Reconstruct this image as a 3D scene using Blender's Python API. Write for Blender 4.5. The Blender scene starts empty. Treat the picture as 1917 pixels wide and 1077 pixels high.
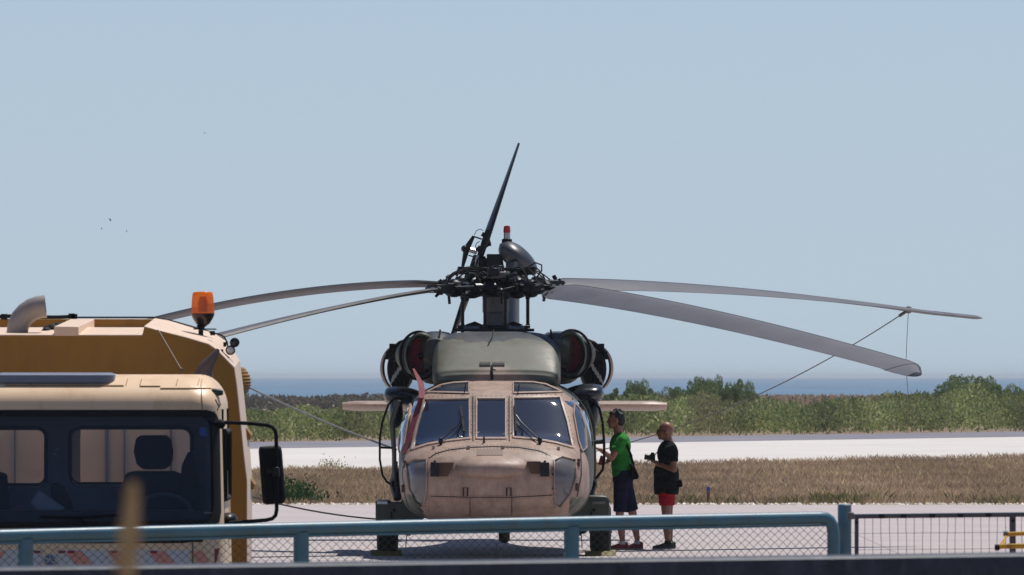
import bpy, bmesh, math, random
import numpy as np
from mathutils import Vector, Matrix, Euler
from mathutils.bvhtree import BVHTree
from mathutils.geometry import tessellate_polygon, delaunay_2d_cdt
random.seed(7); rng = np.random.default_rng(7)
sc = bpy.context.scene
C = sc.collection
R = math.radians
# ---------------------------------------------------------------- camera
F = 17500.0; H = 2.2
cam_d = bpy.data.cameras.new('camera'); cam = bpy.data.objects.new('camera', cam_d); C.objects.link(cam)
cam.location = (0, 0, H); cam.rotation_euler = (math.pi/2 + math.atan(166.5/F), 0, 0)
cam_d.sensor_width = 36; cam_d.lens = F/1917*36; cam_d.clip_start = .5; cam_d.clip_end = 80000
cam_d.dof.use_dof = True; cam_d.dof.focus_distance = 112; cam_d.dof.aperture_fstop = 26
sc.camera = cam
# ---------------------------------------------------------------- light
S = Vector((.26, .36, .9)).normalized()
w = bpy.data.worlds.new('World'); sc.world = w; w.use_nodes = True
wn = w.node_tree; sky = wn.nodes.new('ShaderNodeTexSky'); sky.sky_type = 'NISHITA'; sky.sun_disc = False
sky.sun_elevation = math.asin(S.z); sky.sun_rotation = math.atan2(S.x, S.y)
sky.air_density = .5; sky.dust_density = .3; sky.ozone_density = 5.0
tc = wn.nodes.new('ShaderNodeTexCoord'); sx_ = wn.nodes.new('ShaderNodeSeparateXYZ'); wn.links.new(tc.outputs['Generated'], sx_.inputs[0])   # pale summer veil, thickest low down
m_a = wn.nodes.new('ShaderNodeMath'); m_a.operation = 'SUBTRACT'; m_a.use_clamp = True; m_a.inputs[0].default_value = 1; wn.links.new(sx_.outputs[2], m_a.inputs[1])
m_b = wn.nodes.new('ShaderNodeMath'); m_b.operation = 'POWER'; wn.links.new(m_a.outputs[0], m_b.inputs[0]); m_b.inputs[1].default_value = 7
m_c = wn.nodes.new('ShaderNodeMath'); m_c.operation = 'MULTIPLY'; wn.links.new(m_b.outputs[0], m_c.inputs[0]); m_c.inputs[1].default_value = .95
m_d = wn.nodes.new('ShaderNodeMixRGB'); wn.links.new(m_c.outputs[0], m_d.inputs[0]); wn.links.new(sky.outputs[0], m_d.inputs[1]); m_d.inputs[2].default_value = (4.65, 5.68, 6.65, 1)
wn.links.new(m_d.outputs[0], wn.nodes['Background'].inputs[0]); wn.nodes['Background'].inputs[1].default_value = .1
sd = bpy.data.lights.new('sun', 'SUN'); sd.energy = 4.0; sd.angle = R(.53); sd.color = (1, .955, .89)
so = bpy.data.objects.new('sun', sd); C.objects.link(so); so.rotation_euler = S.to_track_quat('Z', 'Y').to_euler()
so.location = (0, 60, 60)
vs = sc.view_settings; vs.view_transform = 'Standard'; vs.look = 'None'; vs.gamma = 1; vs.use_curve_mapping = False; vs.exposure = 0
sc.cycles.volume_bounces = 0; sc.cycles.max_bounces = 8; sc.cycles.transparent_max_bounces = 16

# ---------------------------------------------------------------- helpers
def P(px, py, Y):                                   # a point of the photograph, at its true distance
    return Vector(((px-958.5)*Y/F, Y, H-(py-705)*Y/F))
def lin(c):
    return tuple((x/255/12.92 if x/255 <= .04045 else ((x/255+.055)/1.055)**2.4) for x in c)
class NT:
    def __init__(s, name):
        s.m = bpy.data.materials.new(name); s.m.use_nodes = True; s.t = s.m.node_tree
        s.b = s.t.nodes['Principled BSDF']; s.out = s.t.nodes['Material Output']
    def n(s, typ, **kw):
        x = s.t.nodes.new('ShaderNode'+typ)
        for k, v in kw.items(): setattr(x, k, v)
        return x
    def l(s, a, b): s.t.links.new(a, b)
    def coord(s, out='Object'):
        return s.n('TexCoord').outputs[out]
    def noise(s, vec, scale, detail=4, rough=.6, stretch=None):
        if stretch:
            mp = s.n('Mapping'); mp.inputs['Scale'].default_value = stretch; s.l(vec, mp.inputs[0]); vec = mp.outputs[0]
        x = s.n('TexNoise'); x.inputs['Scale'].default_value = scale; x.inputs['Detail'].default_value = detail
        x.inputs['Roughness'].default_value = rough; s.l(vec, x.inputs['Vector']); return x.outputs['Fac']
    def ramp(s, fac, stops, interp='LINEAR'):
        r = s.n('ValToRGB'); r.color_ramp.interpolation = interp; s.l(fac, r.inputs[0])
        e = r.color_ramp.elements
        while len(e) < len(stops): e.new(.5)
        for el, (p, c) in zip(e, stops):
            el.position = p; el.color = (*c, 1) if len(c) == 3 else c
        return r.outputs[0]
    def mix(s, fac, a, b, mode='MIX'):
        x = s.n('MixRGB', blend_type=mode)
        for k, v in ((0, fac), (1, a), (2, b)):
            if isinstance(v, (int, float)): x.inputs[k].default_value = v
            elif isinstance(v, tuple): x.inputs[k].default_value = (*v, 1) if len(v) == 3 else v
            else: s.l(v, x.inputs[k])
        return x.outputs[0]
    def math(s, op, a, b=None, clamp=False):
        x = s.n('Math', operation=op, use_clamp=clamp)
        for k, v in ((0, a), (1, b)):
            if v is None: continue
            if isinstance(v, (int, float)): x.inputs[k].default_value = v
            else: s.l(v, x.inputs[k])
        return x.outputs[0]
    def bump(s, fac, strength=.3, dist=.01):
        x = s.n('Bump'); x.inputs['Strength'].default_value = strength; x.inputs['Distance'].default_value = dist
        s.l(fac, x.inputs['Height']); s.l(x.outputs[0], s.b.inputs['Normal'])
def cloth(name, c, var=.12):
    q = NT(name); v = q.coord(); c = lin(c); f = q.noise(v, 7, 3); q.l(q.ramp(f, [(.3, tuple(x*(1-var) for x in c)), (.7, tuple(x*(1+var) for x in c))]), q.b.inputs['Base Color'])
    q.b.inputs['Roughness'].default_value = .9; q.b.inputs['Specular IOR Level'].default_value = .15
    q.bump(q.math('ADD', q.noise(v, 5, 2, .5, (1, 1, 2.2)), q.math('MULTIPLY', q.noise(v, 120, 2), .06)), .8, .07); return q.m
def mat(name, c, rough=.5, metal=0, var=.18, scale=6, bump=.15, bscale=40, spec=None, coat=0, stretch=None, dirt=None):
    q = NT(name); v = q.coord()
    c = lin(c)
    f = q.noise(v, scale, 6, .65, stretch)
    lo = tuple(x*(1-var) for x in c); hi = tuple(min(1, x*(1+var)) for x in c)
    colr = q.ramp(f, [(.3, lo), (.7, hi)])
    if dirt:
        g = q.noise(v, scale*2.7, 8, .7, (1, 1, .35))
        colr = q.mix(q.ramp(g, [(.5, (0, 0, 0)), (.72, (.75,)*3)]), colr, lin(dirt))
    q.l(colr, q.b.inputs['Base Color'])
    q.b.inputs['Metallic'].default_value = metal
    rr = q.n('MapRange'); rr.inputs[3].default_value = max(0, rough-.08); rr.inputs[4].default_value = min(1, rough+.1); q.l(f, rr.inputs[0])
    q.l(rr.outputs[0], q.b.inputs['Roughness'])
    if spec is not None: q.b.inputs['Specular IOR Level'].default_value = spec
    if coat: q.b.inputs['Coat Weight'].default_value = coat; q.b.inputs['Coat Roughness'].default_value = .08
    if bump: q.bump(q.noise(v, bscale, 3), bump, .004)
    return q.m
def attr_mat(name, rough=.8, transl=.0, spec=.2):   # natural colours carried leaf by leaf
    q = NT(name); a = q.n('Attribute', attribute_name='tint'); q.l(a.outputs[0], q.b.inputs['Base Color'])
    q.b.inputs['Roughness'].default_value = rough; q.b.inputs['Specular IOR Level'].default_value = spec
    if transl:
        tr = q.n('BsdfTranslucent'); q.l(a.outputs[0], tr.inputs[0]); mx = q.n('MixShader'); mx.inputs[0].default_value = transl
        q.l(q.b.outputs[0], mx.inputs[1]); q.l(tr.outputs[0], mx.inputs[2]); q.l(mx.outputs[0], q.out.inputs[0])
    return q.m
def glass(name, tint=(.5, .55, .6), refl=1.0, rough=.02, alpha=.8, film=(.02, .03, .06)):
    q = NT(name); q.t.nodes.remove(q.b)
    tr = q.n('BsdfTransparent'); tr.inputs[0].default_value = (*tint, 1)
    df = q.n('BsdfDiffuse'); df.inputs[0].default_value = (*film, 1)
    m0 = q.n('MixShader'); m0.inputs[0].default_value = 1-alpha; q.l(tr.outputs[0], m0.inputs[1]); q.l(df.outputs[0], m0.inputs[2])
    gl = q.n('BsdfGlossy'); gl.inputs['Roughness'].default_value = rough
    v = q.coord(); b = q.n('Bump'); b.inputs['Strength'].default_value = .06; b.inputs['Distance'].default_value = .02
    q.l(q.noise(v, 1.3, 1), b.inputs['Height']); q.l(b.outputs[0], gl.inputs['Normal'])
    fr = q.n('Fresnel'); fr.inputs[0].default_value = 1.5
    fm = q.math('MULTIPLY', fr.outputs[0], refl, True)
    m1 = q.n('MixShader'); q.l(fm, m1.inputs[0]); q.l(m0.outputs[0], m1.inputs[1]); q.l(gl.outputs[0], m1.inputs[2]); q.l(m1.outputs[0], q.out.inputs[0])
    return q.m
def tag(o, label=None, cat=None, group=None, kind=None):
    if label: o['label'] = label
    if cat: o['category'] = cat
    if group: o['group'] = group
    if kind: o['kind'] = kind
    return o
def thing(name, label, cat, loc=(0, 0, 0), group=None):
    o = bpy.data.objects.new(name, None); C.objects.link(o); o.location = loc; o.empty_display_size = .3
    return tag(o, label, cat, group)
class M:
    def __init__(s): s.v = []; s.f = []
    def add(s, vs, fs):
        k = len(s.v); s.v += [Vector(a) for a in vs]; s.f += [tuple(i+k for i in f) for f in fs]; return s
    def box(s, c, size, rot=None):
        m = rot.to_matrix() if isinstance(rot, Euler) else (rot or Matrix.Identity(3))
        c = Vector(c); h = [x/2 for x in size]
        vs = [c + m @ Vector((sx*h[0], sy*h[1], sz*h[2])) for sx in (-1, 1) for sy in (-1, 1) for sz in (-1, 1)]
        return s.add(vs, [(0, 1, 3, 2), (4, 6, 7, 5), (0, 4, 5, 1), (2, 3, 7, 6), (0, 2, 6, 4), (1, 5, 7, 3)])
    def bar(s, p, q, wd, ht, up=Vector((0, 0, 1))):
        p, q = Vector(p), Vector(q); d = (q-p).normalized(); up = Vector(up)
        a = d.cross(up)
        if a.length < 1e-3: a = d.cross(Vector((0, 1, 0)))
        a.normalize(); b = a.cross(d)
        return s.box((p+q)/2, ((q-p).length, wd, ht), Matrix((d, a, b)).transposed())
    def tube(s, path, r, n=8, cap=True, closed=False):
        path = [Vector(p) for p in path]; k = len(path); rs = r if isinstance(r, (list, tuple)) else [r]*k
        rings = []; a = None
        for i, p in enumerate(path):
            if closed: d = path[(i+1) % k]-path[i-1]
            else: d = path[min(i+1, k-1)]-path[max(i-1, 0)]
            d.normalize()
            if a is None:
                a = d.cross(Vector((0, 0, 1)))
                if a.length < .05: a = d.cross(Vector((0, 1, 0)))
            a = (a-d*a.dot(d)).normalized(); b = d.cross(a)
            rings.append([p+(a*math.cos(t)+b*math.sin(t))*rs[i] for t in (2*math.pi*j/n for j in range(n))])
        if closed: rings.append(rings[0])
        return s.loft(rings, cap and not closed)
    def loft(s, rings, cap=True, close=True):
        n = len(rings[0]); vs = [v for r in rings for v in r]; fs = []
        for i in range(len(rings)-1):
            for j in range(n if close else n-1):
                k = (j+1) % n; fs.append((i*n+j, i*n+k, (i+1)*n+k, (i+1)*n+j))
        if cap: fs.append(tuple(range(n))[::-1]); fs.append(tuple((len(rings)-1)*n+j for j in range(n)))
        return s.add(vs, fs)
    def lathe(s, prof, c, axis=(0, 0, 1), n=20, cap=True, sq=(1, 1)):
        ax = Vector(axis).normalized(); a = ax.cross(Vector((0, 1, 0)) if abs(ax.y) < .9 else Vector((1, 0, 0))).normalized(); b = ax.cross(a); c = Vector(c)
        return s.loft([[c+ax*t+(a*math.cos(u)*sq[0]+b*math.sin(u)*sq[1])*r for u in (2*math.pi*j/n for j in range(n))] for r, t in prof], cap)
    def ell(s, c, r, rot=None, n=14, m=9):
        mt = rot.to_matrix() if rot else Matrix.Identity(3); c = Vector(c); r = (r, r, r) if isinstance(r, (int, float)) else r
        rings = []
        for i in range(m+1):
            t = -math.pi/2+math.pi*i/m; z = math.sin(t); q = max(math.cos(t), .02)
            rings.append([c+mt @ Vector((r[0]*q*math.cos(u), r[1]*q*math.sin(u), r[2]*z)) for u in (2*math.pi*j/n for j in range(n))])
        return s.loft(rings)
    def prism(s, pts, off):
        n = len(pts); pts = [Vector(p) for p in pts]; off = Vector(off)
        tris = tessellate_polygon([pts]); vs = pts+[p+off for p in pts]
        fs = [tuple(t) for t in tris]+[tuple(i+n for i in t[::-1]) for t in tris]+[(i, (i+1) % n, (i+1) % n+n, i+n) for i in range(n)]
        return s.add(vs, fs)
    def holed(s, outer, holes, off):
        loops = [[Vector(p) for p in l] for l in [outer]+holes]; allv = [p for l in loops for p in l]; n = len(allv); off = Vector(off)
        tris = tessellate_polygon(loops); fs = [tuple(t) for t in tris]+[tuple(i+n for i in t[::-1]) for t in tris]; k = 0
        for l in loops:
            m = len(l); fs += [(k+i, k+(i+1) % m, k+(i+1) % m+n, k+i+n) for i in range(m)]; k += m
        return s.add(allv+[p+off for p in allv], fs)
    def build(s, name, m, parent=None, base=None, smooth=35, bev=0, kind=None, label=None, remesh=0, sub=0):
        if base is None: base = Vector(parent.location) if parent and not parent.parent else (BASE.get(parent.name) if parent else Vector((0, 0, 0)))
        me = bpy.data.meshes.new(name); base = Vector(base)
        me.from_pydata([v-base for v in s.v], [], s.f)
        bm = bmesh.new(); bm.from_mesh(me); bmesh.ops.recalc_face_normals(bm, faces=bm.faces)
        for f in bm.faces: f.smooth = smooth > 0
        for e in bm.edges:
            e.smooth = not (len(e.link_faces) != 2 or e.calc_face_angle(0) > R(smooth))
        bm.to_mesh(me); bm.free()
        o = bpy.data.objects.new(name, me); C.objects.link(o)
        for x in (m if isinstance(m, (list, tuple)) else [m]): me.materials.append(x)
        if parent: o.parent = parent; BASE[o.name] = base
        if bev:
            b = o.modifiers.new('bevel', 'BEVEL'); b.width = bev; b.segments = 2; b.limit_method = 'ANGLE'; b.angle_limit = R(40)
        if remesh:
            b = o.modifiers.new('remesh', 'REMESH'); b.mode = 'VOXEL'; b.voxel_size = remesh; b.use_smooth_shade = True
            b = o.modifiers.new('smooth', 'SMOOTH'); b.factor = .5; b.iterations = 3
        if kind: o['kind'] = kind
        if label: o['label'] = label
        return o
BASE = {}
def top(o, label, cat, group=None):                 # a thing that is a single mesh; move its origin to its base
    return tag(o, label, cat, group)
def sheet(name, x0, x1, y0, y1, z, m, nx=2, ny=2, kind='structure'):
    b = M(); xs = np.linspace(x0, x1, nx); ys = np.linspace(y0, y1, ny)
    zf = z if callable(z) else (lambda x, y: z)
    b.add([(x, y, zf(x, y)) for y in ys for x in xs], [(j*nx+i, j*nx+i+1, (j+1)*nx+i+1, (j+1)*nx+i) for j in range(ny-1) for i in range(nx-1)])
    o = b.build(name, m, smooth=60); o['kind'] = kind; return o
def npmesh(name, V, Fc, m, tint=None, smooth=False):
    me = bpy.data.meshes.new(name); k = Fc.shape[1]
    me.vertices.add(len(V)); me.vertices.foreach_set('co', V.astype(np.float32).ravel())
    me.loops.add(Fc.size); me.loops.foreach_set('vertex_index', Fc.astype(np.int32).ravel())
    me.polygons.add(len(Fc)); me.polygons.foreach_set('loop_start', np.arange(0, Fc.size, k, dtype=np.int32))
    me.polygons.foreach_set('loop_total', np.full(len(Fc), k, dtype=np.int32))
    me.update(calc_edges=True); me.materials.append(m)
    if tint is not None:
        a = me.attributes.new('tint', 'FLOAT_COLOR', 'FACE'); c = np.ones((len(Fc), 4), np.float32); c[:, :3] = tint; a.data.foreach_set('color', c.ravel())
    return me
def link(name, me, parent=None):
    o = bpy.data.objects.new(name, me); C.objects.link(o)
    if parent: o.parent = parent
    return o
def leaves(cen, size, tint, m, name, vert=.0):      # rhombic leaf clumps at given centres
    n = len(cen); d = rng.normal(size=(n, 3)); d[:, 2] += vert; d /= np.linalg.norm(d, axis=1)[:, None]
    e = np.cross(d, rng.normal(size=(n, 3))); e /= np.linalg.norm(e, axis=1)[:, None]
    s = size[:, None]; V = np.stack([cen-d*s, cen+e*s*.45, cen+d*s, cen-e*s*.45], 1).reshape(-1, 3)
    return npmesh(name, V, np.arange(4*n).reshape(n, 4), m, tint)
def tints(n, cols, wts=None, jit=.15):
    c = np.array([lin(x) for x in cols]); i = rng.choice(len(cols), n, p=wts); return c[i]*(1+rng.normal(size=(n, 1))*jit).clip(.4, 1.8)
# ================================================================ SETTING
def ground_mat():
    q = NT('dry_ground'); v = q.coord()
    c = q.ramp(q.noise(v, .35, 8, .7, (1, .5, 1)), [(.3, lin((120, 100, 82))), (.55, lin((150, 128, 108))), (.75, lin((122, 118, 84)))])
    q.l(c, q.b.inputs['Base Color']); q.b.inputs['Roughness'].default_value = .95; q.bump(q.noise(v, 6), .4, .05); return q.m
def concrete(name, c1, c2, sc1=.25, str1=(1, 1, 1)):
    q = NT(name); v = q.coord()
    a = q.ramp(q.noise(v, sc1, 8, .7, str1), [(.3, lin(c1)), (.7, lin(c2))])
    g = q.noise(v, 9, 6, .8); a = q.mix(q.ramp(g, [(.35, (.12,)*3), (.6, (0, 0, 0))]), a, lin((120, 112, 105)))
    cr = q.noise(v, .5, 9, .8, (.3, 1, 1)); a = q.mix(q.ramp(cr, [(.52, (0, 0, 0)), (.66, (.42,)*3)]), a, lin((170, 158, 148))); st = q.noise(v, 1.1, 5, .6, (.2, 1.6, 1)); a = q.mix(q.ramp(st, [(.56, (0, 0, 0)), (.75, (.4,)*3)]), a, lin((150, 143, 138)))
    q.l(a, q.b.inputs['Base Color']); q.b.inputs['Roughness'].default_value = .9; q.b.inputs['Specular IOR Level'].default_value = .25
    q.bump(q.noise(v, 30), .3, .004); return q.m
m_ground = ground_mat()
m_conc = concrete('apron_concrete', (180, 169, 168), (197, 187, 186))
m_taxi = concrete('taxiway_concrete', (211, 205, 200), (225, 219, 214), .12, (1, .3, 1))
m_grey = concrete('grey_asphalt_strip', (118, 117, 128), (138, 136, 146), .1)
m_asph = mat('asphalt', (66, 66, 68), .9, var=.2, scale=1.2)
def gz(x, y):
    t = min(max((104-y)/12, 0), 1); z = -.02-.45*t*t*(3-2*t)
    if y > 890: z -= min((y-890)/25, 1)*1.0
    return z
b = M(); ys = [-60, -10, 20, 50, 70, 88, 92, 94, 96, 98, 100, 102, 104, 110, 160, 240, 345, 450, 600, 750, 890, 900, 915, 940]
xs = [-2500, -800, -300, -120, -60, -25, -8, 8, 25, 60, 120, 300, 800, 2500]
b.add([(x, y, gz(x, y)) for y in ys for x in xs], [(j*14+i, j*14+i+1, (j+1)*14+i+1, (j+1)*14+i) for j in range(len(ys)-1) for i in range(13)])
tag(b.build('ground', m_ground, smooth=60), kind='structure')
# apron of separately cast concrete slabs with recessed joints
slab_h = .0
sheet('apron_base', -200, 200, 104.5, 160.2, -.012, mat('joint_filler', (128, 122, 120), .95))
sm = {}
apron = bpy.data.objects.new('apron', None); C.objects.link(apron); apron['kind'] = 'structure'
W, D = 5.0, 6.93
me0 = M(); me0.box((0, 0, -.014), (W-.006, D-.006, .028)); slab0 = me0.build('slab', m_conc, apron, base=(0, 0, 0)); 
first = True
for j in range(8):
    for i in range(-7, 7):
        o = slab0 if first else slab0.copy()
        if not first: C.objects.link(o); o.parent = apron
        first = False
        o.location = (i*W+2.3, 104.8+D*(j+.5), random.uniform(-.001, .001))
for sx in (-1, 1): sheet('apron', *( (35.0, 200) if sx > 0 else (-200, -35.4) ), 104.6, 160.2, -.004, m_conc)
def oblique(name, ya, yb, z, m, k=2.1, x0=-24, x1=260, n=60):        # the taxiway runs at a slant to the view
    b = M(); xs_ = np.linspace(x0, x1, n); vs_ = [(x, ya+k*x, z) for x in xs_]+[(x, (ya+yb)/2+k*x, z) for x in xs_]+[(x, yb+k*x, z) for x in xs_]
    b.add(vs_, [(r*n+i, r*n+i+1, (r+1)*n+i+1, (r+1)*n+i) for r in (0, 1) for i in range(n-1)]); return tag(b.build(name, m, smooth=60), kind='structure')
oblique('taxiway', 226, 301, .006, m_taxi); oblique('perimeter_road', 301, 329, .012, m_grey)
def edgeY(px, c, k=2.1): return c/(1-k*(px-958.5)/F)
sheet('service_road', -300, 300, 50, 90, lambda x, y: gz(x, 80)+.01, m_asph)
# gravel edge of the apron
n = 2600; x = rng.uniform(-20, 26, n); cen = np.stack([x, 160.3+rng.exponential(.35, n), np.full(n, .0)], 1); sz = rng.uniform(.02, .07, n)
V = np.concatenate([np.stack([cen[:, 0]+sz*a, cen[:, 1]+sz*b_, cen[:, 2]+sz*c*.6], 1)[:, None] for a, b_, c in ((1, 0, 0), (-.5, .8, 0), (-.5, -.8, 0), (0.1, 0, 1))], 1).reshape(-1, 3)
k = np.arange(n)[:, None]*4; Fc = np.concatenate([k+np.array([[0, 1, 3]]), k+np.array([[1, 2, 3]]), k+np.array([[2, 0, 3]])])
tag(link('edge_gravel', npmesh('edge_gravel', V, Fc, attr_mat('gravel'), tints(len(Fc), [(205, 198, 190), (180, 172, 160), (160, 150, 140)]))), 'pale gravel scattered along the far edge of the apron', 'gravel', kind='stuff')
# dry grass field
def grass(name, n, yspan, hr, cols, wts=None, wd=(.005, .013), lean=.35, tuft=None, near=160.6, far=229):
    px = rng.uniform(-700, 2600, n); lim = edgeY(px, far); u = yspan(n); y = near+u*(lim-near) if u.max() <= 1.001 else near-.8+u
    x = (px-958.5)*y/F
    if tuft is not None:
        keep = tuft(x, y) > rng.uniform(0, 1, n); x, y = x[keep], y[keep]; n = len(x)
    h = rng.uniform(*hr, n)*(.6+.55*nz(x, y*.3, 1.7, 4)+.25*rng.uniform(size=n)); a = rng.uniform(0, math.pi, n); wv = rng.uniform(*wd, n)
    dx, dy = np.cos(a)*wv, np.sin(a)*wv; lx, ly = rng.normal(size=n)*h*lean, rng.normal(size=n)*h*lean; z = np.full(n, -.03)
    V = np.stack([np.stack([x-dx, y-dy, z], 1), np.stack([x+dx, y+dy, z], 1), np.stack([x+lx*.4+dx*.7, y+ly*.4+dy*.7, z+h*.6], 1), np.stack([x+lx, y+ly, z+h], 1)], 1).reshape(-1, 3)
    k = np.arange(n)[:, None]*4; Fc = np.concatenate([k+np.array([[0, 1, 2]]), k+np.array([[0, 2, 3]])])
    t = tints(n, cols, wts); pt = nz(x, y*.25, .9, 8)[:, None]; bd = nz(y*.9, x*.06, .7, 3)[:, None]; t = t*(.78+.42*pt)*(1+np.array([-.02, .0, .05])*0)*(.84+.3*bd); return npmesh(name, V, Fc, m_leaf, np.concatenate([t, t]))
m_leaf = attr_mat('leaf', .75, .3, .15)
fx = lambda y: rng.uniform(-700, 2600, len(y))*y/F-958.5*y/F
def nz(x, y, s, seed=0):
    return .5+.25*(np.sin(x*s+seed)+np.sin(x*s*2.3+y*s*1.1+seed*2.1)*.6+np.sin(y*s*1.7-x*s*.6+seed)*.7)
g = grass('dry_grass', 300000, lambda n: rng.uniform(0, 1, n)**1.15, (.05, .17), [(204, 178, 146), (212, 186, 150), (186, 158, 132), (216, 194, 148), (172, 146, 122)], [.3, .25, .2, .12, .13], tuft=lambda x, y: .45+.6*nz(x, y, .8))
tag(link('dry_grass', g), 'field of dry brownish grass between apron and taxiway', 'grass', kind='stuff')
g = grass('dry_grass_olive', 30000, lambda n: rng.uniform(.45, 1, n), (.06, .17), [(196, 182, 124), (180, 170, 114), (206, 190, 132)], tuft=lambda x, y: (nz(x, y, .5, 3)-.35).clip(0, 1))
tag(link('olive_grass', g), 'olive tinted grass along the taxiway side of the dry field', 'grass', kind='stuff')
g = grass('edge_weeds', 24000, lambda n: 1.01+rng.exponential(2.2, n), (.05, .21), [(146, 146, 92), (128, 134, 80), (168, 156, 104), (110, 118, 72)], tuft=lambda x, y: ((nz(x, y*.2, 2.3, 1)-.3)*1.3).clip(0, 1)*(.25+.75*(x > 1)))
tag(link('edge_weeds', g), 'low green weeds growing along the apron edge', 'weeds', kind='stuff')
# ---- green scrub belt beyond the taxiway
prof = [(-900, 765), (470, 768), (600, 763), (700, 758), (900, 758), (1130, 746), (1170, 742), (1250, 742), (1320, 738), (1400, 744), (1440, 751), (1560, 752), (1600, 744), (1650, 737), (1700, 740), (1735, 734), (1765, 728), (1805, 722), (1850, 722), (1870, 728), (1900, 734), (1917, 731), (2100, 735), (2900, 755)]
def scrub_h(px, Y):                                   # height that lets the belt reach the skyline the place shows
    ty = np.interp(px, *zip(*prof))+6*nz(px*.11, Y*.02, 1, 4)-3; lim = H-(ty-705)*Y/F
    return lim*(.62+.38*nz(px*.05, Y*.12, 1, 5)+.12*np.sin(px*.21+Y*.3))
N = 330000; px = np.where(rng.uniform(size=N) < .88, rng.uniform(400, 2000, N), rng.uniform(-900, 2900, N)); Y0_ = edgeY(px, 329.5); Y = Y0_+rng.beta(1.1, 1.9, N)*175
h = np.maximum(scrub_h(px, Y), .12)*np.clip((Y-Y0_)/4+.6, 0, 1); z = h*rng.uniform(.0, 1, N)**.62; x = (px-958.5)*Y/F
patch = nz(px*.02, Y*.05, 1, 9)
t = tints(N, [(140, 152, 92), (156, 166, 104), (122, 136, 84), (170, 172, 116), (104, 122, 78), (186, 184, 146)], [.28, .2, .2, .12, .14, .06])
t = t*(.56+.66*nz(px*.035, Y*.09, 1, 7))[:, None]; low = np.array(lin((134, 122, 94))); mixv = np.clip((.42-patch)*1.6, 0, .55)[:, None]; t = t*(1-mixv)+low*mixv
tag(link('scrub_belt', leaves(np.stack([x, Y, z], 1), rng.uniform(.035, .105, N), t, m_leaf, 'scrub_belt', 1.6)), 'belt of dense green scrub beyond the taxiway', 'scrub', kind='stuff')
N = 26000; Y = rng.uniform(560, 880, N); px = rng.uniform(-600, 2700, N); sel = (px < 1150) | (rng.uniform(size=N) < .12); Y, px = Y[sel], px[sel]; N = len(Y)
t = tints(N, [(92, 88, 78), (104, 96, 84), (82, 84, 74)]); z = rng.uniform(0, .48, N)*(.7+.6*nz(px*.03, Y*.01, 1))
tag(link('dark_scrub', leaves(np.stack([(px-958.5)*Y/F, Y, z], 1), rng.uniform(.12, .35, N), t, m_leaf, 'dark_scrub', .5)), 'dark low scrub on the shore in front of the sea', 'scrub', kind='stuff')
N = 30000; Y = rng.uniform(470, 880, N); px = rng.uniform(1130, 2700, N)
t = tints(N, [(170, 146, 122), (158, 134, 112), (150, 138, 104)]); z = rng.uniform(0, .5, N)
tag(link('tan_reeds', leaves(np.stack([(px-958.5)*Y/F, Y, z], 1), rng.uniform(.08, .25, N), t, m_leaf, 'tan_reeds', 2)), 'tan dry reeds behind the green scrub near the shore', 'reeds', kind='stuff')
# ---- individual shrubs standing out of the belt
m_bark = mat('bark', (92, 80, 66), .9, bump=.5)
protos = []
def shrub_meshes(i, dense):
    n = int(7500*dense); lob = [(rng.normal(0, .3), rng.normal(0, .3), .25+.68*rng.uniform(), rng.uniform(.09, .22)) for _ in range(20)]
    k = rng.integers(0, len(lob), n); L = np.array(lob)[k]; d = rng.normal(size=(n, 3)); d /= np.linalg.norm(d, axis=1)[:, None]; r = L[:, 3]*rng.uniform(.35, 1.05, n)**.5
    cen = L[:, :3]+d*r[:, None]; cen[:, 2] = np.abs(cen[:, 2])*1.0
    t = tints(n, [(110, 128, 80), (124, 142, 90), (96, 116, 72), (142, 152, 102)])
    cr = leaves(cen, rng.uniform(.014, .034, n), t, m_leaf, 'crown', 1.0)
    b = M()
    for _ in range(6):
        l = random.choice(lob); b.tube([(rng.normal(0, .04), rng.normal(0, .04), -.05), (l[0]*.4, l[1]*.4, l[2]*.5), (l[0], l[1], l[2])], [.022, .014, .006], 5)
    tr = b.build('trunk', m_bark, base=(0, 0, 0)); tm = tr.data; bpy.data.objects.remove(tr); return cr, tm
for i in range(5): protos.append(shrub_meshes(i, 1))
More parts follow.
